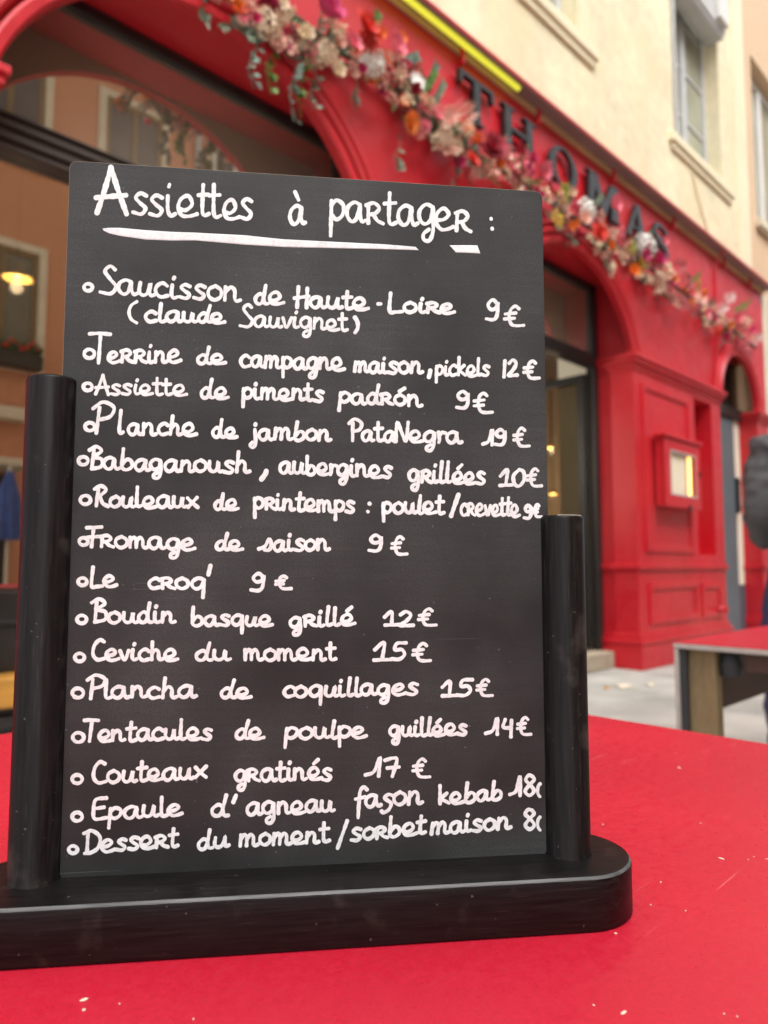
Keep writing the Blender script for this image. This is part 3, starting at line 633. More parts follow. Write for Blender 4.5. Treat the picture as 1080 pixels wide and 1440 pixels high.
def petal(b, L, wd, cup, M4, tip=0.35, nseg=4):
    """one curved petal from the origin along +X, bending up by cup"""
    vs = []; fs = []
    for i in range(nseg + 1):
        t = i / nseg; w2 = wd * (math.sin(math.pi * (0.12 + 0.88 * t) ** (0.9)) * (1 - tip * t) + .10 * (1 - t)); w2 = max(w2, .02 * wd)
        x = L * t * math.cos(cup * t); z = L * t * math.sin(cup * t)
        for s, zz in ((-1, .18 * w2), (0, 0), (1, .18 * w2)): vs.append(M4 @ Vector((x, s * w2 * .5, z + zz)))
    for i in range(nseg):
        for j in range(2): a = i * 3 + j; fs.append((a, a + 1, a + 4, a + 3))
    b.add(vs, fs)
def flower_mesh(kind, rr):
    b = MB()
    if kind in ('peony', 'rose'):
        lay = [(.22, 1.45, 5), (.40, 1.25, 7), (.62, 1.0, 9), (.82, .72, 10), (1.0, .40, 11)] if kind == 'peony' else [(.22, 1.5, 4), (.42, 1.3, 5), (.68, 1.0, 6), (.92, .6, 7)]
        for L, cup, n in lay:
            for k in range(n):
                q = 2 * math.pi * (k + rr.random() * .5) / n
                petal(b, L * (.92 + .16 * rr.random()), L * .78, cup * (.9 + .2 * rr.random()), Matrix.Translation((0, 0, .06)) @ Matrix.Rotation(q, 4, 'Z') @ Matrix.Rotation(-.28 * (1.4 - cup), 4, 'Y'), .05)
    elif kind == 'dahlia':
        for L, cup, n in [(.35, 1.3, 9), (.55, 1.0, 12), (.78, .7, 15), (1.0, .35, 18), (.96, .05, 18)]:
            for k in range(n):
                q = 2 * math.pi * (k + rr.random() * .4) / n
                petal(b, L * (.88 + .2 * rr.random()), .30 * L + .05, cup, Matrix.Translation((0, 0, .1)) @ Matrix.Rotation(q, 4, 'Z'), .45, 3)
    elif kind == 'daisy':
        for k in range(16):
            q = 2 * math.pi * (k + rr.random() * .3) / 16
            petal(b, 1.0 * (.9 + .15 * rr.random()), .34, .25, Matrix.Rotation(q, 4, 'Z'), .2, 3)
        b.lathe([(.001, .17), (.16, .15), (.26, .08), (.28, 0)], (0, 0, 0), 12)
    elif kind == 'hydrangea':
        for k in range(34):
            q = 2.39996 * k; z = 1 - (k + .5) / 34 * 1.1; s = math.sqrt(max(0, 1 - z * z))
            p = Vector((s * math.cos(q), s * math.sin(q), z * .75)) * (.58 + .34 * rr.random())
            M4 = Matrix.Translation(p) @ p.to_track_quat('Z', 'Y').to_matrix().to_4x4() @ Matrix.Rotation(rr.random() * 3, 4, 'Z')
            for a in range(4): petal(b, .30, .27, rr.uniform(.1, .9), M4 @ Matrix.Rotation(a * math.pi / 2 + rr.uniform(-.2, .2), 4, 'Z'), .1, 2)
    elif kind == 'plume':
        for k in range(90):
            t = rr.random(); q = rr.random() * 6.283; s = .55 * (1 - .7 * abs(t - .35)); p = Vector((s * math.cos(q) * rr.random() ** .5, s * math.sin(q) * rr.random() ** .5, .9 * t - .1))
            dirv = Vector((math.cos(q), math.sin(q), .9)).normalized()
            M4 = Matrix.Translation(p) @ dirv.to_track_quat('X', 'Z').to_matrix().to_4x4()
            petal(b, .26 + .2 * rr.random(), .06, .4, M4, .5, 2)
    elif kind == 'cluster':
        for k in range(12):
            q = 2.4 * k; s = math.sqrt(k / 12) * .8; p = Vector((s * math.cos(q), s * math.sin(q), .35 * (1 - s) + .15 * rr.random()))
            M4 = Matrix.Translation(p) @ Matrix.Rotation(rr.uniform(-.5, .5), 4, 'X') @ Matrix.Rotation(rr.uniform(-.5, .5), 4, 'Y')
            for L, cup, n in ((.14, 1.3, 4), (.26, .7, 6)):
                for a in range(n): petal(b, L, L * .9, cup, M4 @ Matrix.Rotation(6.283 * (a + rr.random() * .3) / n, 4, 'Z'), .1, 2)
    me = bpy.data.meshes.new(kind); me.from_pydata(b.v, [], b.f); me.update()
    for p in me.polygons: p.use_smooth = True
    return me
FMESH = {}
def add_flower(kind, colr, x, z, r, depth=None, spin=None):
    key = (kind, colr)
    if key not in FMESH:
        me = flower_mesh(kind, random.Random(hash(kind) % 1000 if False else len(FMESH) + 11)); me.materials.append(M['f_' + colr]); FMESH[key] = me
    o = bpy.data.objects.new(kind, FMESH[key]); COL.objects.link(o); o.parent = gl; o.matrix_parent_inverse = Matrix.Translation(-gl.location)
    d = depth if depth is not None else {'peony': .22, 'dahlia': .21, 'hydrangea': .14, 'plume': .17}.get(kind, .19) + rnd.uniform(-.03, .03)
    tilt = Matrix.Rotation(rnd.uniform(-.45, .45), 4, 'X') @ Matrix.Rotation(rnd.uniform(-.6, .25), 4, 'Y')
    o.matrix_basis = Matrix.Translation((x, W - d, z)) @ Matrix.Rotation(math.pi / 2, 4, 'X') @ tilt @ Matrix.Rotation(rnd.uniform(0, 6.28), 4, 'Z') @ Matrix.Scale(r, 4)
    return o
GA = [(300, -2), (360, 14), (440, 62), (520, 92), (575, 140), (620, 190), (680, 222), (730, 240), (780, 292), (830, 318), (870, 352), (915, 382), (960, 415), (1005, 448), (1050, 478)]
def along(t):
    k = t * (len(GA) - 1); i = min(int(k), len(GA) - 2); f = k - i
    return GA[i][0] * (1 - f) + GA[i + 1][0] * f, GA[i][1] * (1 - f) + GA[i + 1][1] * f
# (pixel x, pixel y, pixel radius, kind, colour) read off the garland, put on its plane above the shopfront
FL = [(306,6,11,'dahlia','orange'),(365,3,15,'rose','hot'),(394,12,19,'hydrangea','cream'),(373,34,18,'hydrangea','cream'),(347,36,9,'rose','hot'),(432,37,27,'peony','magenta'),(449,16,15,'peony','hot'),(455,36,11,'rose','blush'),
 (464,52,13,'cluster','cream'),(453,77,15,'hydrangea','cream'),(477,76,15,'peony','pink'),(464,108,15,'rose','cream'),(497,52,22,'dahlia','red'),(508,66,16,'dahlia','red'),(527,52,10,'rose','orange'),(546,67,11,'rose','orange'),
 (535,78,17,'peony','pink'),(545,98,16,'cluster','blush'),(519,93,17,'hydrangea','white'),(500,106,9,'rose','magenta'),(562,100,10,'rose','magenta'),(551,115,10,'rose','cream'),(580,119,12,'daisy','white'),(569,136,11,'rose','darkred'),
 (564,180,14,'dahlia','orange'),(590,186,14,'plume','pink'),(562,150,10,'cluster','cream'),(612,170,22,'plume','blush'),(632,172,27,'plume','blush'),(620,200,15,'hydrangea','beige'),(646,194,18,'plume','cream'),(642,162,14,'plume','pink'),(624,218,12,'cluster','blush'),
 (664,203,11,'rose','orange'),(676,218,23,'dahlia','darkred'),(650,232,13,'dahlia','red'),(691,238,10,'rose','orange'),(715,221,13,'peony','darkred'),(701,214,11,'cluster','dusty'),(737,231,10,'rose','magenta'),(718,240,18,'cluster','pink'),(747,248,15,'peony','pink'),(700,250,14,'cluster','beige'),
 (774,276,15,'cluster','lime'),(774,311,12,'cluster','yellow'),(795,276,10,'rose','beige'),(817,299,14,'hydrangea','white'),(803,316,13,'rose','blush'),(786,300,11,'cluster','blush'),(842,296,13,'peony','pink'),(836,306,11,'cluster','blush'),(827,334,13,'dahlia','red'),
 (860,332,13,'cluster','pink'),(846,330,10,'rose','blush'),(860,363,15,'cluster','beige'),(850,379,12,'cluster','cream'),(906,345,14,'hydrangea','white'),(918,343,8,'rose','pink'),(889,361,11,'peony','magenta'),(913,371,11,'peony','magenta'),(880,385,12,'rose','orange'),(893,374,8,'cluster','yellow'),
 (877,350,11,'cluster','lime'),(897,398,13,'cluster','beige'),(916,404,17,'plume','beige'),(925,385,12,'cluster','cream'),(941,379,16,'plume','dusty'),(929,417,16,'cluster','dusty'),(946,430,14,'plume','dusty'),(951,398,14,'cluster','dusty'),(954,411,6,'rose','orange'),(968,404,9,'cluster','lime'),(976,414,9,'rose','orange'),
 (979,422,10,'daisy','blush'),(985,440,9,'rose','pink'),(982,454,10,'cluster','beige'),(965,440,11,'cluster','dusty'),(1014,421,12,'plume','white'),(1004,438,13,'plume','white'),(1008,452,10,'cluster','cream'),(998,467,9,'cluster','red'),(1026,449,9,'rose','pink'),(1036,455,9,'cluster','cream'),(1020,458,7,'rose','orange'),
 (1046,464,8,'rose','hot'),(1040,485,8,'cluster','pink'),(1056,481,11,'plume','white'),(1050,474,9,'plume','blush')]
for (px, py, pr, kind, colr) in FL:
    P = on_front(px, py, W - .13); dep = (P - CC).dot(CF)
    add_flower(kind, colr, P.x, P.z, pr * dep / 1000 * 1.28)
# smaller blooms filling the gaps
for i in range(150):
    t = ((i + rnd.random()) / 150) ** .95; px, py = along(t); P = on_front(px, py, W - .13); dep = (P - CC).dot(CF)
    kk = rnd.choice([('cluster', 'blush'), ('cluster', 'cream'), ('cluster', 'dusty'), ('plume', 'beige'), ('cluster', 'pink'), ('plume', 'blush'), ('rose', 'blush'), ('rose', 'cream'), ('rose', 'orange'), ('rose', 'pink'), ('peony', 'blush'), ('cluster', 'darkred'), ('rose', 'magenta')])
    add_flower(kk[0], kk[1], P.x + rnd.uniform(-.05, .05), P.z + rnd.uniform(-.13, .16), rnd.uniform(.055, .09), rnd.uniform(.06, .13))
# the stretch of garland left of the picture
for i in range(9):
    kk = rnd.choice([('peony', 'pink'), ('hydrangea', 'cream'), ('rose', 'orange'), ('dahlia', 'red'), ('rose', 'hot')])
    add_flower(kk[0], kk[1], .45 + i * .14, 3.98 + rnd.uniform(-.12, .12), rnd.uniform(.05, .09))

def leaf(b, p, dirv, L, wd, nrm):
    dirv = dirv.normalized(); s = dirv.cross(nrm).normalized(); n = s.cross(dirv)
    pts = [(0, 0), (.3, .42), (.62, .40), (1, 0), (.62, -.40), (.3, -.42)]
    b.add([p + dirv * (L * x) + s * (wd * y) + n * (.10 * L * math.sin(x * 2.6)) for x, y in pts] + [p + dirv * (L * .5) - n * (.02 * L)], [(0, 1, 6), (1, 2, 6), (2, 3, 6), (3, 4, 6), (4, 5, 6), (5, 0, 6)])
def foliage_mesh(kind, seed):
    rr = random.Random(seed); b = MB()
    for k in range(9 if kind != 'fern' else 7):
        q = rr.uniform(0, 6.283); L = rr.uniform(.13, .26); d0 = Vector((math.cos(q), -.35 - .5 * rr.random(), math.sin(q) * .9)).normalized()
        base = Vector((rr.uniform(-.06, .06), .06, rr.uniform(-.06, .06))); path = [base + d0 * (L * t) + Vector((0, 0, -.05 * t * t)) for t in (0, .33, .66, 1)]
        b.tube(path, [.003, .0025, .002, .001], 4, False)
        for t in range(2, 11):
            f = t / 10; p = base + d0 * (L * f) + Vector((0, 0, -.05 * f * f))
            for sgn in (-1, 1):
                side = d0.cross(Vector((0, 1, 0))).normalized() * sgn
                if kind == 'eucalyptus': leaf(b, p, side + d0 * .4 + Vector((0, rr.uniform(-.4, .2), 0)), .045, .042, Vector((rr.uniform(-.4, .4), -1, rr.uniform(-.4, .4))))
                elif kind == 'fern': leaf(b, p, side + d0 * .7, .055 * (1.1 - .6 * f), .012, Vector((0, -1, rr.uniform(-.3, .3))))
                else: leaf(b, p, side * .8 + d0 * .7 + Vector((0, rr.uniform(-.5, .2), 0)), .06, .026, Vector((rr.uniform(-.5, .5), -1, rr.uniform(-.5, .5))))
    me = bpy.data.meshes.new("foliage"); me.from_pydata(b.v, [], b.f); me.update(); me.materials.append(M[kind]); return me
FOL = [foliage_mesh(k, i) for i, k in enumerate(['leaf', 'sage', 'olive', 'eucalyptus', 'fern', 'leaf', 'eucalyptus', 'sage', 'olive'])]
for i in range(26):
    px, py = along(((i + rnd.random()) / 26) ** 1.1); P = on_front(px, py, W - .05)
    o = bpy.data.objects.new("foliage", rnd.choice(FOL)); COL.objects.link(o); o.parent = gl; o.matrix_parent_inverse = Matrix.Translation(-gl.location)
    o.matrix_basis = Matrix.Translation((P.x, W - rnd.uniform(.03, .06), P.z + rnd.uniform(-.12, .05))) @ Matrix.Rotation(rnd.uniform(0, 6.28), 4, 'Y') @ Matrix.Scale(rnd.uniform(.55, .9), 4)
for i in range(9):
    o = bpy.data.objects.new("foliage", rnd.choice(FOL)); COL.objects.link(o); o.parent = gl; o.matrix_parent_inverse = Matrix.Translation(-gl.location)
    o.matrix_basis = Matrix.Translation((.45 + i * .14, W - .09, 3.96 + rnd.uniform(-.08, .08))) @ Matrix.Rotation(rnd.uniform(0, 6.28), 4, 'Y')
# trailing ivy
for (px, py, ln) in [(415, 60, .42), (425, 70, .36), (383, 45, .32), (442, 95, .22), (560, 190, .22), (500, 110, .18), (358, 40, .30), (690, 262, .12), (640, 235, .16)]:
    P = on_front(px, py, W - .10); b = MB(); rr = random.Random(px)
    path = [(P.x + .02 * math.sin(t * 7) * 1, W - .10 + .02 * t, P.z - ln * t) for t in [k / 8 for k in range(9)]]
    b.tube(path, .003, 4, False)
    for k in range(int(ln * 62)):
        t = rr.random(); leaf(b, Vector((P.x + .02 * math.sin(t * 7), W - .10, P.z - ln * t)), Vector((rr.uniform(-1, 1), -.4, rr.uniform(-1, .2))), .045, .042, Vector((rr.uniform(-.5, .5), -1, .3)))
    b.build("ivy_strand", rnd.choice([M['sage'], M['fern'], M['eucalyptus']]), gl)
# eucalyptus sprigs standing up from the garland
for (px, py, ln) in [(520, 52, .16), (560, 90, .18), (590, 135, .22), (608, 150, .2), (600, 128, .2), (703, 205, .1), (905, 340, .18), (970, 400, .25), (1038, 444, .35), (1030, 440, .3), (835, 290, .15)]:
    P = on_front(px, py, W - .10); b = MB(); rr = random.Random(py); ang = rr.uniform(.5, 1.3); d0 = Vector((math.cos(ang), -.15, math.sin(ang)))
    b.tube([P, P + d0 * ln * .5, P + d0 * ln], .003, 4, False)
    for k in range(11):
        f = .2 + .8 * k / 10
        for sgn in (-1, 1): leaf(b, P + d0 * (ln * f), Vector((-d0.z, 0, d0.x)) * sgn + d0 * .5, .036, .028, Vector((rr.uniform(-.3, .3), -1, rr.uniform(-.3, .3))))
    b.build("sprig", rnd.choice([M['eucalyptus'], M['sage'], M['fern']]), gl)
b = MB(); b.tube([(x, W - .05, z) for x, z in [(.4, 3.96), (1.8, 3.86), (2.6, 3.82), (3.6, 3.74), (5.3, 3.74), (6.7, 3.72), (8.0, 3.66), (9.25, 3.58)]], .018, 8); b.build("stem", M['twig'], gl)
# flowers of the planter across the street
for i in range(16):
    b = MB() if i == 0 else b
    p = Vector((2.95 + i * .072, yo + .2 + .05 * math.sin(i * 2.1), 4.40))
    for k in range(8): leaf(b, p, Vector((rnd.uniform(-1, 1), rnd.uniform(-.6, .8), 1.1)), rnd.uniform(.12, .26), .07, Vector((rnd.uniform(-1, 1), 1, .2)))
b.build("foliage", M['leaf'], wb)
b = MB()
for i in range(14):
    M4 = Matrix.Translation((2.98 + i * .08, yo + .26, 4.52 + .06 * math.sin(i * 1.7))) @ Matrix.Rotation(-1.2, 4, 'X')
    for a in range(6): petal(b, .06, .05, .5, M4 @ Matrix.Rotation(a * 1.047, 4, 'Z'), .1, 2)
b.build("blossom", M['f_red'], wb)

# ------------------------------------------------------------------ our table
TZ = .75
def bistro_leg(b, x, y, z1):
    b.tube([(x, y, .012), (x, y, z1)], .017, 10); b.lathe([(.001, .001), (.024, .001), (.024, .012), (.018, .014)], (x, y, 0), 12)
tx0, tx1, ty0, ty1 = -.51, .688, -.07, .730
tbl = thing("bistro_table", "red topped table in the foreground carrying the black menu stand", "table", (.1, .33, 0))
b = MB(); b.box(tx0, tx1, ty0, ty1, TZ - .010, TZ); b.build("table_top", M['red_table'], tbl, bevel=0.0012, seg=2)
b = MB(); b.box(tx0 + .003, tx1 - .003, ty0 + .003, ty1 - .003, TZ - .020, TZ - .0101); b.build("under_board", M['grey_edge'], tbl)
b = MB(); b.frame(tx0 + .05, tx1 - .05, 0, 1, .02, 0, 1); b = MB()
b.box(tx0 + .05, tx1 - .05, ty0 + .05, ty0 + .07, TZ - .08, TZ - .0202); b.box(tx0 + .05, tx1 - .05, ty1 - .07, ty1 - .05, TZ - .08, TZ - .0202)
b.box(tx0 + .05, tx0 + .07, ty0 + .07, ty1 - .07, TZ - .08, TZ - .0202); b.box(tx1 - .07, tx1 - .05, ty0 + .07, ty1 - .07, TZ - .08, TZ - .0202); b.build("apron", M['dark_wood'], tbl)
for x, y in ((tx0 + .09, ty0 + .09), (tx1 - .09, ty0 + .09), (tx0 + .09, ty1 - .09), (tx1 - .09, ty1 - .09)):
    b = MB(); bistro_leg(b, x, y, TZ - .0203); b.build("leg", M['black_iron'], tbl, smooth=True)

# second table to the right
ux0, ux1, uy0, uy1 = 1.466, 2.66, -.16, .640
t2 = thing("cafe_table", "red topped table with grey edge and wooden legs at the right, nearer the shopfront", "table", (2.06, .24, 0))
b = MB(); b.box(ux0 + .001, ux1 - .001, uy0 + .001, uy1 - .001, TZ - .002, TZ + .001); b.build("table_top", M['red_table'], t2)
b = MB(); b.box(ux0, ux1, uy0, uy1, TZ - .012, TZ - .0021); b.build("edge_board", M['grey_edge'], t2, bevel=0.001)
b = MB(); b.box(ux0 + .13, ux1 - .13, uy1 - .05, uy1 - .03, TZ - .145, TZ - .0125); b.box(ux0 + .13, ux1 - .13, uy0 + .03, uy0 + .05, TZ - .145, TZ - .0125)
b.box(ux0 + .028, ux0 + .045, uy0 + .13, uy1 - .13, TZ - .05, TZ - .0125); b.box(ux1 - .045, ux1 - .028, uy0 + .13, uy1 - .13, TZ - .05, TZ - .0125); b.build("apron", M['dark_wood'], t2, bevel=0.002)
for sx, sy in ((0, 1), (0, 0), (1, 1), (1, 0)):
    x = ux0 if sx == 0 else ux1; y = uy1 if sy else uy0; dx = 1 if sx == 0 else -1; dy = -1 if sy else 1
    b = MB(); b.box(*sorted((x + dx * .022, x + dx * .058)), *sorted((y + dy * .020, y + dy * .075)), .001, TZ - .0126); b.box(*sorted((x + dx * .0585, x + dx * .085)), *sorted((y + dy * .020, y + dy * .050)), .001, TZ - .06)
    lg = b.build("leg", M['wood'], t2, bevel=0.003)
    b = MB(); b.box(*sorted((x + dx * .001, x + dx * .008)), *sorted((y + dy * .001, y + dy * .009)), .001, TZ - .0127); b.build("edge_strip", M['grey_edge'], lg)
    b = MB(); b.box(*sorted((x + dx * .0085, x + dx * .0215)), *sorted((y + dy * .004, y + dy * .022)), .001, TZ - .0127); b.build("side_board", M['black_iron'], lg)
    b = MB(); b.tube([(x + dx * .05, y + dy * .09, TZ - .055), (x + dx * .10, y + dy * .05, TZ - .03), (x + dx * .12, y + dy * .045, TZ - .025)], .016, 10); b.lathe([(.001, -.045), (.022, -.045), (.026, -.02), (.018, 0)], (x + dx * .06, y + dy * .09, TZ - .02), 14); b.build("bracket", M['black_iron'], lg, smooth=True)

# ------------------------------------------------------------------ menu stand
BA = Vector((.792, -.610, 0)).normalized(); BN = Vector((-BA.y, BA.x, 0))       # along the stand, and away from the camera
PL = Vector((.114, .328, 0)); BL = .2357
TB = TZ + .023
ms = thing("menu_stand", "black wooden menu stand with handwritten chalkboard between two posts on the red table", "menu stand", tuple(PL + BA * (BL / 2) + Vector((0, 0, TZ))))
ms.rotation_euler = (0, 0, math.atan2(BA.y, BA.x))
def loc(s, n_, z): return (s - BL / 2, n_, z)          # stand-local: along, away, up from the table
b = MB(); rb = .0283; pts = []
for i in range(33): q = -math.pi / 2 + math.pi * i / 32; pts.append((BL / 2 + rb * math.cos(q), rb * math.sin(q)))
for i in range(33): q = math.pi / 2 + math.pi * i / 32; pts.append((-BL / 2 + rb * math.cos(q), rb * math.sin(q)))
# base with a rounded upper edge: stacked outlines
def inset(d): return [(p[0] - d * ((p[0] - (BL / 2 if p[0] > 0 else -BL / 2)) / rb if abs(p[0]) > BL / 2 else 0), p[1] - d * p[1] / rb) for p in pts]
levels = [(0.0008, .0002), (0.0, .0010), (0.0, .0212), (.0003, .0219), (.0008, .0225), (.0015, .0229), (.0024, .0230)]
vs = []; n_ = len(pts)
for dd_, z in levels: vs += [(x, y, z) for x, y in inset(dd_)]
fs = [(l * n_ + i, l * n_ + (i + 1) % n_, (l + 1) * n_ + (i + 1) % n_, (l + 1) * n_ + i) for l in range(len(levels) - 1) for i in range(n_)]
b.add(vs, fs + [tuple(range(n_))[::-1], tuple((len(levels) - 1) * n_ + i for i in range(n_))])
base = b.build("base", M['lacquer_base'], ms, smooth=True, angle=50)
# rubbed edge of the base: thin worn band, the edge highlight put into its pale colour
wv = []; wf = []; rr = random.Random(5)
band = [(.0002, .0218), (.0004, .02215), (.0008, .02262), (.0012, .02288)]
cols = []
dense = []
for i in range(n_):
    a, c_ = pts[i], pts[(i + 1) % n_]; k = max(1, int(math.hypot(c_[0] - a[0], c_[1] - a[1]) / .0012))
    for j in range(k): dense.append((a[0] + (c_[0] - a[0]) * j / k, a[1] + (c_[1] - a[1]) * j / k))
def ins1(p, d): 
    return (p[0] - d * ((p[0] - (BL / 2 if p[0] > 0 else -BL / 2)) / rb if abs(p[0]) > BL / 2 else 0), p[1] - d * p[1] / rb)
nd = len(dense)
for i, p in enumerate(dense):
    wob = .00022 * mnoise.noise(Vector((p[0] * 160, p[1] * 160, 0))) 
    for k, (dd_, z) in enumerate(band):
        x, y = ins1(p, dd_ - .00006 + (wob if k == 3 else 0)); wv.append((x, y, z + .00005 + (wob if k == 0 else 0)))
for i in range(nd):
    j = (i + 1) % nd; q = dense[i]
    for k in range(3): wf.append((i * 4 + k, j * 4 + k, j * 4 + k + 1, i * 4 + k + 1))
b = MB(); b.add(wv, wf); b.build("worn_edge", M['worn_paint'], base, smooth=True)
for s0, ztop, side in ((0, .2391, -1), (BL, .1794, 1)):
    r0 = .01075 if side < 0 else .0107
    b = MB(); c0 = loc(s0, 0, 0); z1 = ztop
    b.lathe([(.0005, .0225), (r0 + .0006, .0225), (r0 + .0004, .0236), (r0, .0242), (r0, z1 - .0016), (r0 - .0004, z1 - .0006), (r0 - .0014, z1), (.0005, z1)], (c0[0], c0[1], 0), 64)
    po = b.build("post", M['lacquer_post'], ms, smooth=True, angle=50)
    # chipped rim on top
    v2 = []; f2 = []; K = 120
    for j in range(K):
        q = 2 * math.pi * j / K
        for rr_, z in ((r0 + .00004, z1 - .0020), (r0 + .00004, z1 - .0014), (r0 - .0003, z1 - .0004), (r0 - .0012, z1 + .00006)):
            v2.append((c0[0] + rr_ * math.cos(q), c0[1] + rr_ * math.sin(q), z))
    for j in range(K):
        nz = mnoise.noise(Vector((math.cos(2 * math.pi * j / K) * 1.3 + s0 * 50, math.sin(2 * math.pi * j / K) * 1.3, 1)))
        for k in range(3):
            if k == 2 and nz > .12 or k == 1 and nz > .40: f2.append((j * 4 + k, ((j + 1) % K) * 4 + k, ((j + 1) % K) * 4 + k + 1, j * 4 + k + 1))
    b = MB(); b.add(v2, f2); b.build("chipped_rim", M['worn_wood'], po, smooth=True)
# the board itself
bs0, bs1, bz0, bz1, bt = .0043, .2288, .0200, .3409, .0015
b = MB(); rc = .0035; o_ = []
for cx, cz, q0 in ((bs1 - rc, bz1 - rc, 0), (bs0 + rc, bz1 - rc, 90)):
    for k in range(9): q = R(q0 + 90 * k / 8); o_.append((cx + rc * math.cos(q) - BL / 2, cz + rc * math.sin(q)))
o_ += [(bs0 - BL / 2, bz0), (bs1 - BL / 2, bz0)]
b.xz(o_, -bt, bt)
pn = b.build("chalkboard_panel", M['chalk'], ms, bevel=0.0003, seg=1)
pn.data.materials.append(M['mdf'])
for p in pn.data.polygons:
    if abs(p.normal.y) < .5: p.material_index = 1

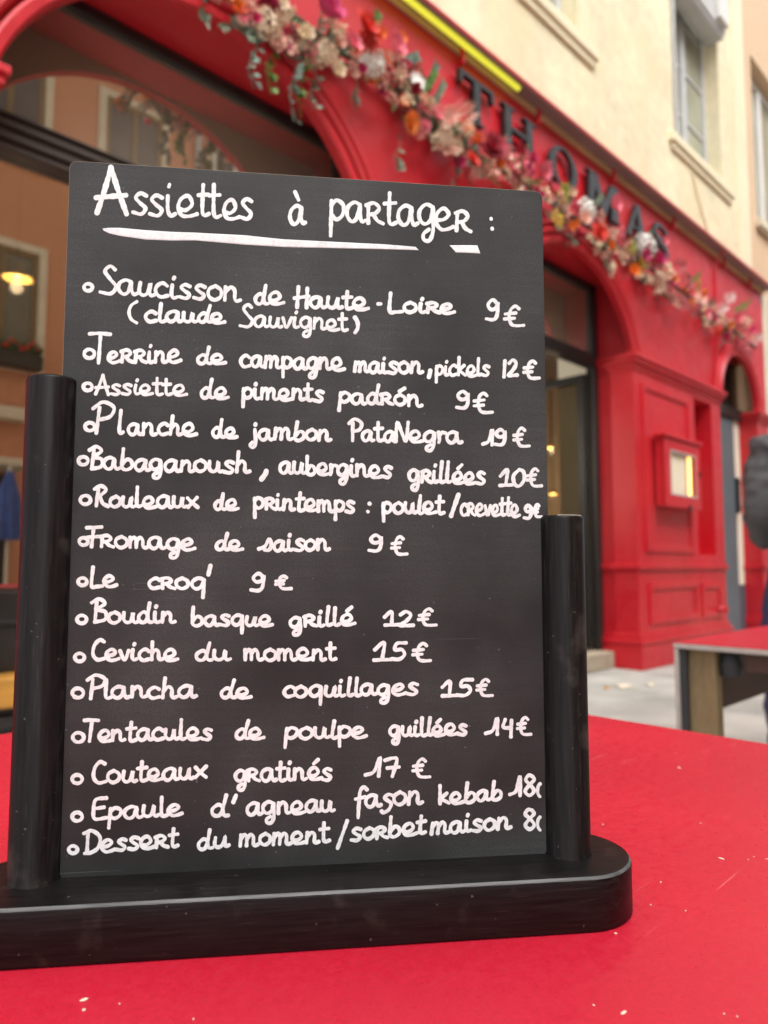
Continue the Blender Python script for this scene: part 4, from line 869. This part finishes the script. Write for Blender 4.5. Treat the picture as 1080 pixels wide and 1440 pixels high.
# --- handwriting: single-stroke letters drawn as slightly raised marker lines
G = {
'a': ("0.82,.88 .5,1 .14,.75 .08,.32 .34,.0 .64,.2 .82,.88 .82,.35 .95,.03 1.15,.12", 1.1),
'b': (".2,1.75 .14,.7 .15,.15 .45,-.02 .8,.25 .75,.72 .45,.85 .18,.45", .9),
'c': (".78,.8 .5,1 .16,.75 .08,.35 .35,.0 .8,.12", .82),
'd': (".62,.82 .4,.95 .1,.62 .1,.2 .34,0 .6,.3 .82,1.75|.66,.7 .7,.2 .84,.03 1.0,.06", .98),
'e': (".16,.34 .48,.30 .78,.60 .56,1.0 .2,.84 .08,.42 .28,.04 .66,.0 1.06,.12", 1.0),
'ε': (".1,.42 .5,.48 .76,.74 .5,1.0 .16,.75 .08,.32 .36,.0 .7,.03 1.0,.16", 1.0),
'f': (".85,1.6 .6,1.85 .36,1.5 .34,.5 .36,-.8|.05,.85 .75,.98", .75),
'g': (".8,.88 .45,1 .12,.7 .12,.28 .4,.05 .72,.3 .82,.92 .84,-.2 .66,-.72 .36,-.7 .34,-.42 .62,-.2", .98),
'h': (".2,1.75 .13,.03|.14,.55 .42,.98 .66,.75 .68,.2 .8,.02 1.02,.12", 1.0),
'i': (".16,.95 .14,.3 .28,.02 .5,.12|.22,1.38 .26,1.5", .5),
'j': (".5,.98 .52,-.3 .3,-.72 .1,-.5 .3,-.22|.54,1.38 .57,1.5", .68),
'k': (".2,1.75 .14,.02|.72,.98 .2,.48 .45,.32 .85,.02", .88),
'l': (".22,1.75 .16,.3 .3,.02 .52,.12", .5),
'm': (".12,.98 .1,.03|.12,.6 .36,.98 .54,.75 .54,.04|.56,.6 .8,.98 1.0,.75 1.02,.2 1.16,.02 1.36,.12", 1.34),
'n': (".12,.98 .1,.03|.12,.58 .42,.98 .66,.75 .68,.2 .8,.02 1.02,.12", 1.0),
'o': (".5,1 .13,.74 .1,.28 .42,0 .8,.25 .82,.72 .5,1", .92),
'p': (".14,.98 .12,-.75|.12,.7 .42,1.02 .8,.78 .74,.3 .42,.08 .14,.3", .9),
'q': (".8,.88 .45,1 .12,.7 .12,.28 .4,.02 .72,.3 .82,.95 .86,-.75", .98),
'r': (".14,.98 .12,.02|.02,.92 .45,1.05 .74,.8 .5,.52 .16,.46|.4,.5 .62,.18 .95,.02", .95),
's': (".74,.88 .45,1 .2,.8 .4,.55 .7,.28 .5,.0 .08,.08", .8),
't': (".32,1.65 .28,.3 .42,.02 .7,.12|.02,1.08 .66,1.14", .7),
'u': (".12,.96 .1,.3 .34,.02 .62,.22 .76,.96 .75,.25 .88,.02 1.06,.12", 1.0),
'v': (".06,.95 .38,.04 .74,.98", .78),
'x': (".08,.92 .4,.5 .85,.04|.82,.98 .1,.04", .88),
'z': (".14,.98 .2,.3 .14,.03|.18,.55 .38,.95 .66,.9", .66),
'e2': (".16,.34 .48,.30 .78,.60 .56,1.0 .2,.84 .08,.42 .28,.04 .66,.0 1.06,.12|.42,1.32 .76,1.68", 1.0),
'o2': (".5,1 .13,.74 .1,.28 .42,0 .8,.25 .82,.72 .5,1|.45,1.32 .85,1.65", .92),
'c2': (".75,.88 .45,1 .18,.75 .42,.5 .7,.2 .55,-.3 .2,-.5 .05,-.35", .8),
'a2': ("0.82,.88 .5,1 .14,.75 .08,.32 .34,.0 .64,.2 .82,.88 .82,.35 .95,.03 1.1,.1|.35,1.75 .62,1.3", 1.1),
's2': ("-.25,.1 .25,.35 .58,1.05 .74,.45 .55,.0 .2,.02", .82),
'A': (".02,0 .3,.9 .55,1.85|.55,1.85 .78,.9 1.05,-.05|.0,.62 1.05,.72", 1.12),
'S': (".92,1.62 .62,1.85 .3,1.5 .62,1.0 1.0,.5 .7,.02 .05,.08", 1.05),
'H': (".28,1.75 .2,.0|.9,1.65 .86,.0|.0,.78 1.02,.98", 1.05),
'L': (".18,1.75 .1,.1 .5,.03 .95,.08", .95),
'T': (".0,1.75 .5,1.78 1.05,1.72|.56,1.7 .46,0", 1.0),
'P': (".34,1.55 .28,.0|.0,1.48 .5,1.88 1.08,1.55 .92,1.0 .32,.8", 1.0),
'N': (".1,0 .14,1.6 .5,.8 .86,.05 .96,1.65", 1.05),
'B': (".36,1.65 .24,.05|.02,1.5 .5,1.8 .88,1.45 .36,.98 .9,.8 .88,.2 .22,.0", 1.0),
'R': (".34,1.65 .22,.05|.02,1.5 .5,1.8 .92,1.45 .4,.88 .34,.85|.5,.86 .7,.3 1.15,.02", 1.1),
'F': (".0,1.66 1.1,1.76|.52,1.68 .46,.0|.12,.82 .92,.92", 1.02),
'D': (".3,1.6 .22,.05|.0,1.55 .55,1.72 1.12,1.2 1.0,.4 .5,.05 .05,.02", 1.15),
'C': (".95,1.6 .6,1.78 .2,1.3 .1,.5 .45,.02 1.0,.12", 1.0),
'E': (".98,1.72 .3,1.62 .15,.85 .2,.08 .95,.12|.2,.9 .82,.98", 1.0),
'9': (".76,.8 .45,1 .14,.76 .34,.52 .68,.6 .8,.88 .74,.25 .5,.02 .02,.06", .85),
'1': (".05,.58 .5,1 .46,.03|.05,.0 .9,.04", .8), 'I': (".3,1 .24,0", .5), 'J': ("-.25,.06 .2,.25 .48,1 .46,.0", .6),
'2': (".1,.78 .42,1 .7,.75 .4,.3 .05,.02 .85,.05", .85), '0': (".5,1 .12,.62 .2,.12 .5,0 .82,.4 .76,.86 .5,1", .88),
'8': (".68,.9 .4,1 .18,.76 .5,.52 .76,.22 .46,.0 .16,.2 .42,.5 .76,.78 .62,.96", .85), '5': (".8,1 .3,.96 .22,.58 .58,.6 .74,.3 .48,.02 .05,.04", .82),
'4': (".24,1 .14,.5 .66,.46|.64,.95 .66,-.12", .8), '7': (".08,.88 .5,1 .72,.9 .5,.0|.22,.46 .85,.52", .8),
'€': (".84,.9 .62,1.04 .36,.86 .27,.45 .42,.08 .72,.0 1.16,.02|.02,.62 .66,.68|.0,.36 .6,.40", 1.0),
'(': (".5,1 .2,.82 .08,.5 .2,.18 .5,0", .5), ')': (".1,1 .4,.7 .42,.3 .1,.0", .5),
"'": (".2,1.0 .02,.0", .3), '-': (".05,.5 .8,.5", .8), '/': (".8,1 .1,0", .8), ',': (".3,.35 .25,.1 .02,-.35", .4), ':': (".2,.85 .22,.8|.2,.1 .22,.05", .4),
}
def parse(g_): return [[tuple(float(v) for v in p.split(',')) for p in s.split()] for s in g_.split('|')]
GP = {k: (parse(v[0]), v[1]) for k, v in G.items()}
def smooth_line(P, n=6):
    if len(P) < 3: 
        return [(P[0][0] + (P[-1][0] - P[0][0]) * i / n, P[0][1] + (P[-1][1] - P[0][1]) * i / n) for i in range(n + 1)]
    out = []
    for i in range(len(P) - 1):
        p0 = P[i - 1] if i else (2 * P[0][0] - P[1][0], 2 * P[0][1] - P[1][1]); p1, p2 = P[i], P[i + 1]
        p3 = P[i + 2] if i + 2 < len(P) else (2 * p2[0] - p1[0], 2 * p2[1] - p1[1])
        for k in range(n):
            t = k / n
            out.append(tuple(.5 * (2 * p1[a] + (p2[a] - p0[a]) * t + (2 * p0[a] - 5 * p1[a] + 4 * p2[a] - p3[a]) * t * t + (3 * p1[a] - p0[a] - 3 * p2[a] + p3[a]) * t ** 3) for a in (0, 1)))
    out.append(P[-1]); return out
STAND_INV = None
O_B = PL - BN * bt
def to_board(px, py):
    r = ray(px, py); P = CC + r * ((O_B - CC).dot(BN) / r.dot(BN))
    return (P - PL).dot(BA) - BL / 2, P.z - TZ
hand = random.Random(12)
def stroke(b, P, sw, k=[0]):
    """a marker line through pixel points P, sw pixels wide, domed about a tenth of a millimetre"""
    k[0] += 1
    Q = smooth_line(P, 7); 
    # even spacing
    L = [0]
    for a, c_ in zip(Q, Q[1:]): L.append(L[-1] + math.hypot(c_[0] - a[0], c_[1] - a[1]))
    n = max(2, int(L[-1] / 1.5)); R_ = []; j = 0
    for i in range(n + 1):
        t = L[-1] * i / n
        while j < len(L) - 2 and L[j + 1] < t: j += 1
        f = (t - L[j]) / max(1e-6, L[j + 1] - L[j]); R_.append((Q[j][0] + (Q[j + 1][0] - Q[j][0]) * f, Q[j][1] + (Q[j + 1][1] - Q[j][1]) * f))
    lift = .00005 + .000006 * (k[0] % 7); ph = hand.uniform(0, 9)
    rows = []
    def row(c_, d, w_, i=0):
        nx, ny = -d[1], d[0]; out = []; lf = lift + .00002 * i / n
        for f, h_ in ((-1, -.00001), (-.95, lf), (0, lf), (.95, lf), (1, -.00001)):
            s_, z_ = to_board(c_[0] + nx * w_ * f, c_[1] + ny * w_ * f); out.append((s_, -bt - h_, z_))
        return out
    for i, p in enumerate(R_):
        a, c_ = R_[max(0, i - 1)], R_[min(n, i + 1)]; l = math.hypot(c_[0] - a[0], c_[1] - a[1]) or 1; d = ((c_[0] - a[0]) / l, (c_[1] - a[1]) / l)
        w_ = sw * .48 * (1 + .11 * math.sin(i * .3 + ph) + .06 * math.sin(i * 1.0 + ph * 2))
        if i == 0:
            for q in (75, 45, 20): rows.append(row((p[0] - d[0] * w_ * math.sin(R(q)) * .9, p[1] - d[1] * w_ * math.sin(R(q)) * .9), d, w_ * math.cos(R(q))))
        rows.append(row(p, d, w_, i))
        if i == n:
            for q in (20, 45, 75): rows.append(row((p[0] + d[0] * w_ * math.sin(R(q)) * .9, p[1] + d[1] * w_ * math.sin(R(q)) * .9), d, w_ * math.cos(R(q)), n))
    b.add([v for r_ in rows for v in r_], [(i * 5 + m_, i * 5 + m_ + 1, (i + 1) * 5 + m_ + 1, (i + 1) * 5 + m_) for i in range(len(rows) - 1) for m_ in range(4)])
def word(b, txt, x0, x1, y0, y1, xh, sw=5.5):
    """txt (list of glyph keys or a string) with its ink from pixel x0 to x1, baseline y0 -> y1, x-height xh"""
    keys = txt if isinstance(txt, list) else list(txt)
    if not isinstance(txt, list): keys = [{'é': 'e2', 'ó': 'o2', 'ç': 'c2', 'à': 'a2', 'ſ': 's2'}.get(k, k) for k in txt]
    x = 0; st = []
    for k in keys:
        g_, adv = GP[k]; cap = 1.10 if k.isupper() and k not in 'IJ' else 1.0; jx, jy, js, sk = hand.uniform(-.03, .03), hand.uniform(-.05, .05), hand.uniform(.94, 1.06), hand.uniform(-.04, .08)
        for s in g_: st.append([(x + jx + (p[0] * js) + sk * p[1], p[1] * js * cap + jy) for p in s])
        x += adv * js + .05
    lo = min(p[0] for s in st for p in s); hi = max(p[0] for s in st for p in s)
    h_ = sw / 2; kx = (x1 - x0 - sw) / max(.01, hi - lo); ky = (xh - sw) * 1.10
    for s in st:
        P = [(x0 + h_ + (p[0] - lo) * kx, 0) for p in s]
        stroke(b, [(q[0], y0 + (y1 - y0) * (q[0] - x0) / max(1, x1 - x0) - h_ - p[1] * ky) for q, p in zip(P, s)], sw)
def bullet(b, x, y, r, sw=5.6):
    rr = r - sw / 2 + .3; a = hand.uniform(0, 6)
    stroke(b, [(x + rr * 1.12 * math.cos(a + q), y + rr * .95 * math.sin(a + q)) for q in [i * .7 for i in range(10)]], sw)
def lettering(name, items, bl=None, label=None):
    b = MB()
    if bl: bullet(b, *bl)
    for it in items: word(b, *it)
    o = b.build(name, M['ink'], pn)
    if label: o["label"] = label
    return o
NUM = 5.4
lettering("title_lettering", [("A", 131, 182, 304, 304, 36, 7.8), ("ssie", 184, 280, 304, 307, 32, 5.8), ("ttes", 276, 357, 307, 311, 31, 5.8), ("à", 405, 432, 318, 318, 29, 5.8), ("pa", 462, 517, 313, 317, 31, 5.8), ("rtag", 512, 612, 316, 320, 31, 5.8), ("εr", 610, 665, 324, 328, 32, 5.8)])
b = MB(); stroke(b, [(690.5, 307), (690.8, 308.5)], 4.8); stroke(b, [(692, 321), (692.3, 322.5)], 4.8)
def bar_poly(b, up, dn):
    k = len(up); vs = []
    for q, h_ in ((up, -.00002), (None, .00013), (None, .00013), (dn, -.00002)):
        for i in range(k):
            if q is None: continue
            s_, z_ = to_board(*q[i]); vs.append((s_, -bt - h_, z_))
    mid = []
    for f in (.12, .88):
        for i in range(k):
            s_, z_ = to_board(up[i][0] * (1 - f) + dn[i][0] * f, up[i][1] * (1 - f) + dn[i][1] * f); mid.append((s_, -bt - .00013, z_))
    vs = vs[:k] + mid + vs[k:]
    b.add(vs, [(r_ * k + i, r_ * k + i + 1, (r_ + 1) * k + i + 1, (r_ + 1) * k + i) for r_ in range(3) for i in range(k - 1)])
bar_poly(b, [(144, 321.5), (152, 320.3), (168, 320.2), (205, 323.5), (240, 325.8), (275, 327), (342, 330.5), (400, 336.5), (470, 340), (540, 343.5), (584, 347)],
            [(146, 324.5), (154, 328.5), (170, 332.0), (205, 337), (240, 338.3), (275, 338.2), (342, 344), (400, 347.5), (470, 349), (540, 350.5), (589, 352)])
bar_poly(b, [(632, 344.8), (650, 344.6), (671, 344.8)], [(641, 355), (658, 355.6), (675.5, 356.6)])
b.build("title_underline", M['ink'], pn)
lettering("menu_line", [("Saucisson", 138, 341, 415, 428, 23), ("de", 357, 402, 430, 431, 20), ("Haute", 411, 521, 435, 438, 20, 5.8), ("-", 529, 538, 437, 437, 17, 5), ("Loirε", 545, 642, 442, 444, 18, 5.8), ("9", 681, 703, 454, 454, 31, NUM), ("€", 707, 739, 460, 460, 30, 4.8)], (124, 404, 7.8))
lettering("menu_line", [("(", 179, 195, 457, 457, 33, 4.8), ("claude", 202, 319, 455, 457, 18.5, 5.8), ("Sauvignet", 335, 491, 461, 467, 18.5, 4.8), (")", 496, 506, 471, 471, 26, 6)])
lettering("menu_line", [("T", 123, 158, 514, 514, 24), ("εrrinε", 150, 257, 513, 512, 20), ("de", 276, 320, 514, 514, 17.5), ("campagne", 336, 487, 518, 524, 20), ("maison", 496, 597, 526, 528, 19), (",", 600, 608, 529, 529, 19, 6), ("pickels", 611, 690, 530, 531, 17.5, 4.8), ("I2", 706, 730, 532, 532, 25, NUM), ("€", 734, 761, 534, 534, 26, 4.8)], (125.6, 497.5, 9))
lettering("menu_line", [("Assiette", 132, 265, 556, 559, 17.5, 4.8), ("de", 281, 324, 563, 563, 18.5), ("piments", 339, 457, 563, 567, 19), ("padrón", 474, 596, 569, 574, 19), ("9", 639, 661, 578, 578, 28, NUM), ("€", 664, 695, 582, 582, 28, 4.8)], (123.4, 544, 8))
lettering("menu_line", [("P", 128, 163, 613, 613, 25), ("l", 165, 176, 612, 612, 22), ("anche", 178, 279, 614, 615, 20), ("de", 297, 336, 617, 618, 18), ("jambon", 349, 468, 621, 622, 19.5), ("Pata", 488, 560, 622, 624, 19, 5.3), ("Negza", 554, 652, 624, 626, 19, 5.3), ("J9", 676, 713, 628, 628, 25, NUM), ("€", 720, 747, 631, 631, 26, 4.8)], (126.3, 600, 8.5))
lettering("menu_line", [("Babaganoush", 123, 354, 662, 668, 20), (",", 364, 378, 671, 671, 22, 7), ("aubezgines", 391, 553, 668, 675, 19.5), ("grillées", 573, 684, 680, 683, 20), ("10", 700, 740, 686, 686, 26, NUM), ("€", 739, 764, 687, 687, 26, 4.8)], (117, 648, 8.5))
lettering("menu_line", [("Rouleaux", 130, 281, 715, 717, 19.5), ("de", 300, 338, 719, 719, 17.5), ("printemps", 355, 500, 719, 723, 19), (":", 514, 523, 723, 723, 19, 5.5), ("poulet", 536, 627, 724, 725, 19), ("/", 631, 648, 730, 730, 33, 6.5), ("crεv", 646, 692, 727, 728, 19, 4.8), ("ette", 690, 733, 728, 728, 19, 4.8), ("9", 734, 750, 731, 731, 23, 5.4), ("€", 747, 764, 729, 729, 21, 4.8)], (120, 703, 9))
lettering("menu_line", [("Fromagε", 119, 277, 772, 776, 19.5), ("de", 302, 344, 776, 776, 17.5), ("ſaison", 361, 466, 777, 777, 19), ("9", 516, 539, 779, 779, 27, NUM), ("€", 548, 575, 781, 781, 27, 4.8)], (117.5, 761.5, 8))
lettering("menu_line", [("Lε", 126, 167, 828, 828, 19), ("croq", 207, 290, 830, 831, 19), ("'", 290, 299, 812, 812, 18, 6), ("9", 350, 374, 833, 833, 28, NUM), ("€", 385, 412, 831, 831, 21, 4.8)], (116, 818, 8))
lettering("menu_line", [("Boudin", 126, 249, 878, 879, 19.5), ("basque", 268, 386, 882, 883, 18.5), ("grillé", 406, 502, 885, 881, 19), ("12", 538, 584, 882, 882, 24, NUM), ("€", 586, 616, 881, 881, 24, 4.8)], (115, 871, 8.5))
lettering("menu_line", [("Cεviche", 128, 253, 931, 931, 19), ("du", 274, 327, 931, 931, 18.5), ("moment", 342, 475, 931, 931, 19), ("15", 523, 574, 931, 931, 27, NUM), ("€", 578, 608, 931, 931, 26, 4.8)], (112, 924.5, 8.5))
lettering("menu_line", [("Plancha", 120, 279, 985, 983, 20), ("de", 309, 356, 984, 984, 18.5), ("coquillagεs", 397, 590, 983, 979, 19), ("15", 619, 667, 981, 981, 25, NUM), ("€", 668, 695, 981, 981, 25, 4.8)], (109.5, 974.6, 9.5))
lettering("menu_line", [("Tentacules", 116, 300, 1046, 1042, 19.5), ("de", 330, 374, 1042, 1041, 18), ("poulpε", 398, 518, 1043, 1039, 19), ("guillées", 546, 658, 1038, 1036, 18.5), ("J4", 680, 722, 1036, 1036, 26, NUM), ("€", 725, 749, 1036, 1036, 27, 4.8)], (110, 1037, 9.5))
lettering("menu_line", [("Couteaux", 129, 293, 1104, 1097, 20), ("gratinés", 329, 468, 1102, 1099, 20.5), ("J7", 511, 564, 1095, 1095, 28, NUM), ("€", 578, 607, 1095, 1095, 26, 4.8)], (108.5, 1095.7, 8.8))
lettering("menu_line", [("Epaulε", 129, 259, 1156, 1149, 20), ("d", 296, 324, 1150, 1150, 20), ("'", 325, 335, 1131, 1131, 15, 6), ("agneau", 345, 473, 1150, 1143, 20.5), ("façon", 497, 597, 1140, 1132, 21), ("kebab", 616, 707, 1134, 1127, 19), ("J8", 714, 754, 1121, 1121, 32, NUM), ("(", 753.5, 762, 1123, 1123, 22, 4.8)], (108.5, 1148.5, 8.8))
lettering("menu_line", [("Dεssert", 115, 253, 1203, 1193, 20), ("du", 277, 325, 1198, 1192, 19), ("moment", 335, 466, 1193, 1187, 20), ("/", 472, 491, 1195, 1195, 39, 5.3), ("sorbet", 491, 601, 1186, 1174, 20), ("maison", 604, 721, 1177, 1167, 20), ("8", 736, 754, 1170, 1170, 31, NUM), ("(", 753.5, 762, 1169, 1169, 22, 4.8)], (102.7, 1194.8, 8))

# crumbs and dust flecks on the tabletop
CR = [[.1109,.2662],[.1086,.2604],[.1191,.2552],[.1335,.2292],[.2903,.1551],[.3313,.1427],[.4022,.1533],[.4176,.1421],[.4115,.1429],[.4195,.1363],[.3517,.1634],[.3254,.1562],[.2419,.1271],[.2385,.1366],[.2664,.1024],[.2681,.0986],[.4036,.2223],[.4478,.1821],[.5572,.2415],[.5879,.3275],[.6172,.2987],[.5968,.2613]]
cr0 = None
for i, (x, y) in enumerate(CR):
    if i % 4 == 0 or cr0 is None:
        bm = bmesh.new(); bmesh.ops.create_icosphere(bm, subdivisions=2, radius=.001)
        for v in bm.verts: v.co *= 1 + .35 * mnoise.noise(v.co * 900 + Vector((i, 0, 0))); v.co.z *= .5
        me = bpy.data.meshes.new("crumb"); bm.to_mesh(me); bm.free(); me.materials.append(M['crumb']); cr0 = me
    o = bpy.data.objects.new("crumb", cr0); COL.objects.link(o); k = (1.05, .55, .45, .4, .7, .6)[i % 6] if i not in (1, 12) else .95
    o.location = (x, y, TZ + .0003 * k); o.rotation_euler = (0, 0, i * 1.3); o.scale = (k * (1.5 if i % 3 == 0 else .9), k * .7, k * .7)
    tag(o, "tiny pale crumb lying on the red tabletop beside the menu stand", "crumb", "crumbs scattered on the red tabletop")
# litter on the pavement
b = MB(); leaf(b, Vector((5.02, 2.70, .012)), Vector((1, .3, .05)), -.10, .06, Vector((0, 0, 1))); tag(b.build("fallen_leaf", M['ochre']), "dry orange leaf on the pavement by the doorstep", "leaf")
for i, (x, y, s) in enumerate([(5.11, 2.62, .10), (5.30, 2.50, .05)]):
    b = MB(); b.xy([(x - s, y - .3 * s), (x + .3 * s, y - .6 * s), (x + s, y + .2 * s), (x + .1 * s, y + .7 * s)], .002, .012); tag(b.build("paper_scrap", M['paper'], bevel=.003), ["larger crumpled white paper scrap on the pavement before the red pilaster", "smaller white paper scrap to the right of the larger one"][i], "paper scrap", "paper scraps on the pavement")

# ------------------------------------------------------------------ person at the right edge
PC = Vector((3.40, .863, 0)); PANG = math.atan2(FWD.y, FWD.x) - math.pi / 2 - R(12)
pe = thing("person", "person in charcoal jacket and navy trousers standing at the right edge behind the second table", "person", tuple(PC))
pe.rotation_euler = (0, 0, PANG)
def skin_mesh(name, nodes, edges, mat, parent, root=0, sub=2, folds=0.0):
    """nodes: (x, y, z, rx, ry); grown with a Skin modifier and frozen to a plain mesh"""
    me = bpy.data.meshes.new(name); me.from_pydata([n[:3] for n in nodes], edges, []); o = bpy.data.objects.new(name, me); COL.objects.link(o)
    sk = o.modifiers.new("skin", 'SKIN'); sk.use_smooth_shade = True
    for i, n in enumerate(nodes):
        sv = me.skin_vertices[0].data[i]; sv.radius = (n[3], n[4] if len(n) > 4 else n[3]); sv.use_root = (i == root)
    ss = o.modifiers.new("sub", 'SUBSURF'); ss.levels = ss.render_levels = sub
    dg = bpy.context.evaluated_depsgraph_get(); dg.update()
    nm = bpy.data.meshes.new_from_object(o.evaluated_get(dg)); nm.name = name
    bpy.data.objects.remove(o, do_unlink=True)
    nm.materials.clear()
    if folds:
        nrm = [v.normal.copy() for v in nm.vertices]
        for v, q in zip(nm.vertices, nrm): v.co += q * folds * (mnoise.noise(Vector((v.co.x * 7, v.co.y * 7, v.co.z * 22))) + .6 * mnoise.noise(v.co * 26))
    for p in nm.polygons: p.use_smooth = True
    return link_mesh(name, nm, mat, parent)
# x right, y forward, z up
nodes = [(0, 0, .95, .14, .10), (0, .0, 1.12, .13, .10), (0, -.01, 1.30, .15, .11), (0, -.01, 1.42, .10, .085), (0, .0, 1.50, .052, .052), (0, .02, 1.58, .062, .075), (0, .03, 1.67, .074, .092), (0, .02, 1.735, .050, .062)]
edges = [(0, 1), (1, 2), (2, 3), (3, 4), (4, 5), (5, 6), (6, 7)]
for s in (-1, 1):
    k = len(nodes); nodes += [(s * .17, -.01, 1.41, .055, .055), (s * .215, -.05, 1.15, .042, .042), (s * .165, .14, 1.02, .036, .030), (s * .10, .22, 1.0, .026, .018), (s * .05, .24, .99, .034, .016)]
    edges += [(3, k), (k, k + 1), (k + 1, k + 2), (k + 2, k + 3), (k + 3, k + 4)]
    f = len(nodes); pts5 = [(.028, .006), (.012, .012), (-.006, .012), (-.024, .008)]
    for q, (dz, ln) in enumerate(pts5):
        nodes += [(s * .02, .25, .985 + dz, .009, .009), (s * (-.012 - ln), .262, .978 + dz, .008, .008), (s * (-.03 - ln), .25, .972 + dz, .007, .007)]
        edges += [(k + 4, f + q * 3), (f + q * 3, f + q * 3 + 1), (f + q * 3 + 1, f + q * 3 + 2)]
    t_ = len(nodes); nodes += [(s * .07, .262, 1.02, .010, .010), (s * .045, .275, 1.03, .009, .009)]; edges += [(k + 3, t_), (t_, t_ + 1)]
    l = len(nodes); nodes += [(s * .11, 0, .86, .085, .085), (s * .148, .015, .48, .055, .055), (s * .155, -.01, .10, .036, .036), (s * .158, .03, .04, .036, .03), (s * .165, .14, .03, .034, .022)]
    edges += [(0, l), (l, l + 1), (l + 1, l + 2), (l + 2, l + 3), (l + 3, l + 4)]
body = skin_mesh("body", nodes, edges, M['skin'], pe)
jn = [(0, 0, .80, .185, .145), (0, 0, 1.08, .195, .14), (0, -.01, 1.28, .20, .14), (0, -.012, 1.42, .125, .10), (0, -.005, 1.475, .075, .07)]
je = [(0, 1), (1, 2), (2, 3), (3, 4)]
for s in (-1, 1):
    k = len(jn); jn += [(s * .185, -.01, 1.405, .080, .082), (s * .210, -.03, 1.29, .070, .076), (s * .226, -.055, 1.14, .064, .070), (s * .19, .07, 1.065, .058, .060), (s * .15, .18, 1.01, .048, .046)]
    je += [(3, k), (k, k + 1), (k + 1, k + 2), (k + 2, k + 3), (k + 3, k + 4)]
skin_mesh("jacket", jn, je, M['jacket'], pe, root=0, sub=3, folds=.013)
tn = [(0, 0, 1.08, .135, .10), (0, 0, .90, .155, .12)]; te = [(0, 1)]
for s in (-1, 1):
    k = len(tn); tn += [(s * .125, .0, .80, .098, .10), (s * .150, .015, .48, .080, .082), (s * .155, -.008, .14, .064, .066), (s * .155, .0, .07, .066, .068)]; te += [(1, k), (k, k + 1), (k + 1, k + 2), (k + 2, k + 3)]
skin_mesh("trousers", tn, te, M['trousers'], pe, root=1, sub=3, folds=.010)
for s in (-1, 1):
    skin_mesh("shoe", [(s * .157, -.04, .045, .042, .042), (s * .159, .05, .042, .044, .040), (s * .165, .15, .036, .046, .034), (s * .167, .20, .032, .034, .028)], [(0, 1), (1, 2), (2, 3)], M['shoe'], pe)
skin_mesh("hair", [(0, .035, 1.755, .070, .075), (0, -.015, 1.74, .080, .085), (0, -.04, 1.66, .070, .075), (0, -.035, 1.58, .052, .052)], [(0, 1), (1, 2), (2, 3)], M['hair'], pe)
for s in (-1, 1):
    b = MB(); b.lathe([(.001, -.011), (.008, -.008), (.011, 0), (.008, .008), (.001, .011)], (s * .032, .107, 1.665), 12); o = b.build("eye", M['eye'], pe, smooth=True); o.matrix_parent_inverse = Matrix()
    skin_mesh("ear", [(s * .077, .02, 1.675, .012, .022), (s * .082, .015, 1.645, .010, .018)], [(0, 1)], M['skin'], pe)
skin_mesh("nose", [(0, .112, 1.665, .010, .012), (0, .132, 1.628, .014, .014)], [(0, 1)], M['skin'], pe)
skin_mesh("mouth", [(-.022, .106, 1.592, .007, .006), (0, .114, 1.592, .009, .008), (.022, .106, 1.592, .007, .006)], [(0, 1), (1, 2)], M['f_blush'], pe)
